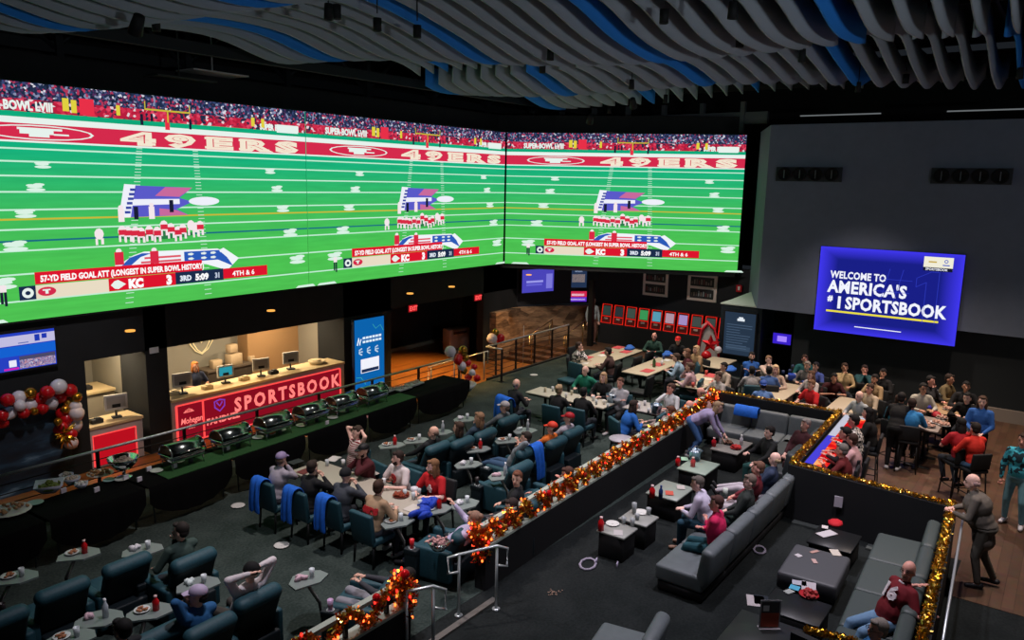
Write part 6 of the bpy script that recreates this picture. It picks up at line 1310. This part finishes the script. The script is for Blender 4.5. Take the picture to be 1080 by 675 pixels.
# placemats
for px,py,lab in ((619,377,'red placemat at the near end of the far wooden table'),(652,366.5,'red placemat at the head of the far wooden table'),(660,371,'red placemat on the right edge of the far wooden table'),(640,372,'red placemat in the middle of the far wooden table')): sheet(px,py,.755,.42,.3,'#c44a50',lab,.0)
for px,py,lab in ((683,391,'red placemat at the near end of the second wooden table'),(694,384.5,'red placemat in the middle of the second wooden table'),(750,396,'orange red placemat on the table below the pier')): sheet(px,py,.755,.45,.3,'#b8484a',lab,.0)
for px,py,z,c in ((617,383,.755,'#d8d4cc'),(635,375,.755,'#e0dcd4'),(733,401,.755,'#c8a088'),(747,400,.755,'#d8c8b8'),(741,406,.755,'#c8b8a8'),(704,375,.755,'#c8d0d8'),(703,380,.755,'#d0d0cc')): sheet(px,py,z,.24,.2,c,'pale paper lying on the rear wooden tables',rn.uniform(-.5,.5),g='pale papers on the rear wooden tables')
for px,py,lab in ((664,367.5,'blue folded jersey on the far wooden table'),(704,374,'blue cloth by the green sweater person'),(771,390,'blue cloth standing on the table below the pier')):
    p=at(px,py,.78); mb=MB(); mb.ell((0,0,.03),(.28,.16,.07),n=8,m=5); mb.ell((.1,.05,.05),(.15,.12,.08),n=8,m=5); simple('folded_cloth',lab,'clothing',mb,mat('#2c62b8',.7,noise=.2),(p.x,p.y,.76))
bottle(690,382,.755,'#3c5a2c','dark green bottle on the second wooden table',.3,.05)
for px,py in ((700,377),(698,383),(724,402),(731,406),(745,393),(752,404),(833,392),(838,396),(826,393),(830,398),(836,387),(843,391)): cup(px,py,.755,rn.choice(['#c8c8cc','#8a7a70','#b84a40','#2a3a60']),'small cup among the rear wooden tables',.13,.045,g='small cups on the rear wooden tables')
for px,py,z,lab in ((835,399,.755,'blue tub on the denim shirt table'),(894,402,.755,'blue cap lying on the beige shirt table'),(979,428,.955,'violet blue cap on the corner table'),(988,437,.955,'crimson cap on the corner table'),(907,408,.755,'black caddy before the bald pale grey shirt'),(908,420,.755,'black napkin box beside the white lit edge')):
    p=at(px,py,z+.05); mb=MB()
    if 'cap' in lab: mb.ell((0,0,.02),(.13,.11,.1),n=12,m=6,z0=-.1); mb.box((.15,0,.02),(.12,.14,.012))
    else: mb.cush((0,0,.09),(.26,.2,.18),.02)
    simple('cap' if 'cap' in lab else 'tub',lab,'cap' if 'cap' in lab else 'container',mb,mat({'b':'#2040a0','v':'#3a3ab0','c':'#a01828'}[lab[0]] if 'black' not in lab else '#101114',.6),(p.x,p.y,z),.4)
bucket(988,419,.955,'steel ice bucket on the corner table',.16)
for px,py in ((968,437),(974,446),(987,446),(993,441),(1000,432),(1006,428),(980,450),(996,449)): plate(px,py,.13,'white plate of food on the dark bar table','#b89080',.955,'#c8c4c4',g='plates on the dark bar table')
# lounge items
lz=.47
t=bottle(634,552,.46,'#d01820','red condiment bottle on the nearest lounge table',.24,.05); bottle(715,486,.455,'#d01820','red cup bottle on the bucket table',.2,.05); bottle(731,487,.455,'#c84a4a','red topped drink behind the bucket',.2,.05,'#e8c8b8'); bottle(688,518,.455,'#d01820','red condiment bottle on the white shirt table',.24,.055); bottle(697,519,.455,'#1c3a78','dark blue bottle on the white shirt table',.26,.04,'#1c3a78')
bottle(753,466,.455,'#c0202c','red bottle before the bending person',.2,.05); bottle(760,462,.455,'#d8d8dc','clear bottle before the bending person',.24,.04,'#e0e0e0'); bottle(782,464,.455,'#d0d4dc','clear bottle at the far side of the bending table',.24,.04,'#e0e0e0')
p=at(733,472,.6); t=None
bucket(733,480,.455,'steel ice bucket on the low lounge table',.15)
for px,py,h in ((658,549,.12),(667,551,.14),(669,536,.2),(684,539,.12),(672,545,.1)): cup(px,py,.455,'#8f9496','smoked glass tumbler on the nearer lounge tables',h,.045,g='tumblers on the nearer lounge tables')
plate(646,553,.12,'white plate on the nearest lounge table',None,.46); plate(676,541,.13,'white plate among tumblers on the second lounge table',None,.445)
for px,py,c,lab in ((652,562,'#b0acac','white napkin on the nearest lounge table'),(706,520,'#b85040','red checked napkin on the white shirt table'),(718,514,'#b0a8a4','pale receipt on the white shirt table'),(722,484,'#9ac0a4','pale paper on the bucket table')): sheet(px,py,.46,.2,.15,c,lab,.5)
plate(776,473,.13,'red basket of food before the bending person','#b83030',.455,'#a02028'); plate(768,468,.12,'dark dish of food before the bending person','#6a4a3a',.455,'#2a2a2c')
cup(746,543,.44,'#8f9496','clear beaker on the sofa beside the pink shirt',.16,.05); cup(765,519,.44,'#b8c0b8','pale beaker on the sofa between pink and charcoal',.14,.05)
# litter on ottoman and floor
for px,py,w,d,c,lab in ((842,586,.1,.1,'#b8b4b8','small square card on the ottoman'),(881,583,.22,.14,'#c0b8ac','long card on the far corner of the ottoman'),(859,582,.16,.06,'#b08a80','pink slip on the ottoman seam'),(859,592,.14,.07,'#b89a94','second pink slip on the ottoman')): sheet(px,py,.435,w,d,c,lab,rn.uniform(-.6,.6))
for px,py,w,d,c,lab in ((843,615,.14,.2,'#a8a8b4','pale magazine on the dark side table'),(853,619,.3,.2,'#b0aab0','large white leaflet on the dark side table'),(838,620,.14,.14,'#4aa0c0','blue card on the dark side table'),(832,624,.14,.1,'#9aa09c','grey card on the dark side table')): sheet(px,py,.405,w,d,c,lab,rn.uniform(-.6,.6))
plate(853,628,.14,'red ornate plate on the dark side table','#a83a3a',.405,'#a82028')
sheet(872,563,.41,.34,.18,'#b8b4b8','white leaflet on the table behind the ottoman',-.5); p=at(881,552,.42); mb=MB(); mb.ell((0,0,.03),(.17,.13,.05),n=8,m=5); simple('napkin','red folded napkin on the table behind the ottoman','napkin',mb,mat('#b81424',.8),(p.x,p.y,.40)); sheet(870,556,.43,.12,.1,'#c8c0c0','white card touching the red napkin',.2)
p=at(812,650,.62); t=thing('menu_holder','clear acrylic menu holder with orange menu at the bottom edge','menu holder',(p.x,p.y,.45),R(-52)); mb=MB(); mb.b2((-.14,0,0),(.14,.004,.40)); mb.b2((-.14,-.05,0),(.14,.05,.008)); obj('acrylic_frame',mb,mat('#a8a4a8',.2),t); flat(t,'menu_picture',-.12,.02,.12,.22,-.006,mat('#b8482c',.6)); flat(t,'menu_picture',-.12,.22,.12,.38,-.006,mat('#3a3638',.6)); flat(t,'menu_picture',-.10,.25,-.02,.33,-.01,mat('#c8c0c0',.6))
for px,py,w,d,c,lab in ((803,633,.26,.2,'#101a24','black tablet on papers at the bottom edge table'),(797,634,.3,.24,'#b0a8a8','white papers under the black tablet')): sheet(px,py,.46 if 'black' in lab else .455,w,d,c,lab,.4)
def ringlitter(px,py,lab,r=.16,c='#8d8798'):
    p=at(px,py,.01); mb=MB(); mb.tube([(r*math.cos(a)*1.25,r*math.sin(a)*.8,.012) for a in [2*PI*k/10 for k in range(10)]],.022,5,close=True); simple('paper_ring',lab,'litter',mb,mat(c,.7),(p.x,p.y,.0),.3)
ringlitter(620,595,'oval paper ring lying on the floor before the nearest lounge table'); ringlitter(801,580,'bent paper ring on the floor behind the long sofa',.12); ringlitter(843,672,'grey ring shaped litter near the bottom tinsel',.12,'#5a605e')
for px,py,lab in ((629,592,'small white paper scrap beside the oval ring'),(651,596,'small white paper scrap below the nearest lounge table')): p=at(px,py,.03); mb=MB(); mb.cush((0,0,.04),(.1,.02,.08),.005,n=1); simple('paper_scrap',lab,'litter',mb,mat('#a8a0b8',.7),(p.x,p.y,0),.3)
mb=MB()
for k in range(26): mb.ell((rn.gauss(0,.08),rn.gauss(0,.05),.008),(.012,.01,.007),n=5,m=3)
p=at(585,625,0); o=simple('crumbs','small spill of crumbs on the open lounge carpet','crumbs',mb,mat('#a88a78',.8),(p.x,p.y,0)); o['kind']='stuff'
# flower bowl and red prize stand
p=at(463,572,.85); t=thing('popcorn_bowl','foil bowl of pinkish popcorn on the recliner arm by the handrail','bowl',(p.x,p.y,.74)); mb=MB(); mb.lathe([(.001,0),(.1,0),(.17,.12),(.15,.12),(.001,.03)],n=12); obj('shell',mb,M_chrome,t); mb=MB()
for k in range(40): mb.ell((rn.gauss(0,.06),rn.gauss(0,.06),.12+rn.uniform(0,.06)),(.025,.02,.02),n=5,m=3)
o=obj('food',mb,mat('#c89a98',.8),t); o['kind']='stuff'
t=thing('prize_stand','red and white curved display stand left of the dark pier','display stand',(24.5,9.62,0),R(180)); t.scale=(.8,.72,.84)
mb=MB(); 
pr_=[(0,-.45,.5),(0,.45,.5),(.0,.40,1.1),(.0,.15,1.75),(0,-.25,2.0),(0,-.45,1.9)]
mb.add([(x+.0,y,z) for x,y,z in pr_]+[(x-.12,y,z) for x,y,z in pr_],[(0,1,2,3,4,5),(11,10,9,8,7,6)]+[(i,6+i,6+(i+1)%6,(i+1)%6) for i in range(6)]); obj('panel',mb,mat('#b8b0ac',.6),t)
mb=MB(); mb.tube([(.03,-.5,.6),(.03,-.5,1.2),(.03,-.38,1.7),(.03,-.1,2.05)][::1],.07,7); mb.tube([(.03,.5,.5),(.03,.45,1.1),(.03,.2,1.8),(.03,-.2,2.08)],.06,7); obj('red_border',mb,M_red,t); mb=MB(); mb.b2((-.2,-.5,0),(.25,.5,.5)); obj('plinth',mb,M_black,t)
t=thing('foil_star','red foil star balloon in front of the pier','balloon',(23.9,9.35,1.12),R(200)); mb=MB(); n=5; vs_=[(.10,0,0),(-.10,0,0)]+[(0,(.32 if k%2==0 else .14)*math.sin(2*PI*k/10),(.32 if k%2==0 else .14)*math.cos(2*PI*k/10)) for k in range(10)]; mb.add(vs_,[(0,2+k,2+(k+1)%10) for k in range(10)]+[(1,2+(k+1)%10,2+k) for k in range(10)]); obj('star',mb,mat('#c8101c',.2,.5),t)
balloon(Vector((23.85,9.45,.72)),.17,'red','red round balloon under the foil star',None); balloon(Vector((23.95,9.1,.95)),.12,'white','white balloon beside the foil star',None)

finish_people()
# ================================================================== LIGHT
W=D.worlds.new('world'); SC.world=W; W.use_nodes=True; W.node_tree.nodes['Background'].inputs[0].default_value=(.5,.6,.75,1); W.node_tree.nodes['Background'].inputs[1].default_value=.02
for x,y,e_,c in ((8.5,9.8,260,(1,.86,.85)),(13.5,9.0,260,(1,.88,.88)),(18.5,9.8,280,(1,.86,.82)),(22,10.5,240,(1,.85,.78)),(6,7,170,(.95,.9,1)),(11.5,4.5,230,(.95,.88,1)),(16,4.8,200,(.95,.86,.95)),(21.5,5.0,300,(1,.80,.66)),(20.5,1.5,300,(1,.78,.62)),(15.5,.0,240,(1,.82,.72)),(11,1.5,150,(.95,.88,1)),(24.5,13.8,150,(1,.82,.66))):
    t=thing('stage_light','black spotlight hung among the wavy ceiling baffles over the seating','spotlight',(x,y,8.6),0,'spotlights over the seating')
    mb=MB(); mb.lathe([(.001,.24),(.06,.24),(.075,0),(.06,0),(.05,.03),(.001,.03)],n=12); mb.cyl((0,0,.24),(0,0,2.2),.01,n=5); obj('housing',mb,M_black2,t)
    l=D.lights.new('stage_spot','SPOT'); l.energy=e_*6.6; l.color=c; l.spot_size=R(78); l.spot_blend=.9; l.shadow_soft_size=.18; lo=link('stage_lamp',l,t); lo.location=(0,0,-.03)
def aimed(lab,loc,tgt,e,c,size=60,soft=.3,z=None):  # added fill spots with invented housings, brightening dark baffles, walls and balloons
    t=thing('added_fill_light',lab,'spotlight',loc); d=(Vector(tgt)-Vector(loc)); q=d.to_track_quat('-Z','Y'); 
    mb=MB(); mb.lathe([(.001,.30),(.08,.30),(.11,0),(.09,0),(.07,.04),(.001,.04)],n=12); o=obj('housing',mb,M_black2,t); o.rotation_euler=q.to_euler()
    l=D.lights.new('added_fill_spot','SPOT'); l.energy=e; l.color=c; l.spot_size=R(size); l.spot_blend=.8; l.shadow_soft_size=soft; lo=link('added_fill_lamp',l,t); lo.rotation_euler=q.to_euler(); lo.location=q@Vector((0,0,-.02))
aimed('added fill spotlight washing the baffles over the screens',(2.0,-7.5,5.5),(13,12,9.6),1250,(.9,.95,1),70)
aimed('added fill spotlight washing the baffles over the grey wall',(4.0,-9.0,5.5),(21,3,9.6),800,(.9,.95,1),70)
aimed('added fill spotlight washing the grey wall',(9.0,-6.0,8.3),(24.2,2.5,5.0),230,(.85,.9,1),70)
aimed('added fill spotlight on the balloon arch',(6.6,12.0,8.3),(7.0,17.3,1.5),900,(1,.9,.9),45)
aimed('added fill spotlight on the betting kiosks wall',(20.0,10.5,8.3),(27.0,12.5,1.6),700,(1,.88,.8),60)
aimed('added fill spotlight on the stone wall',(21.0,12.5,8.0),(25.5,16.6,.8),1500,(1,.82,.66),45)
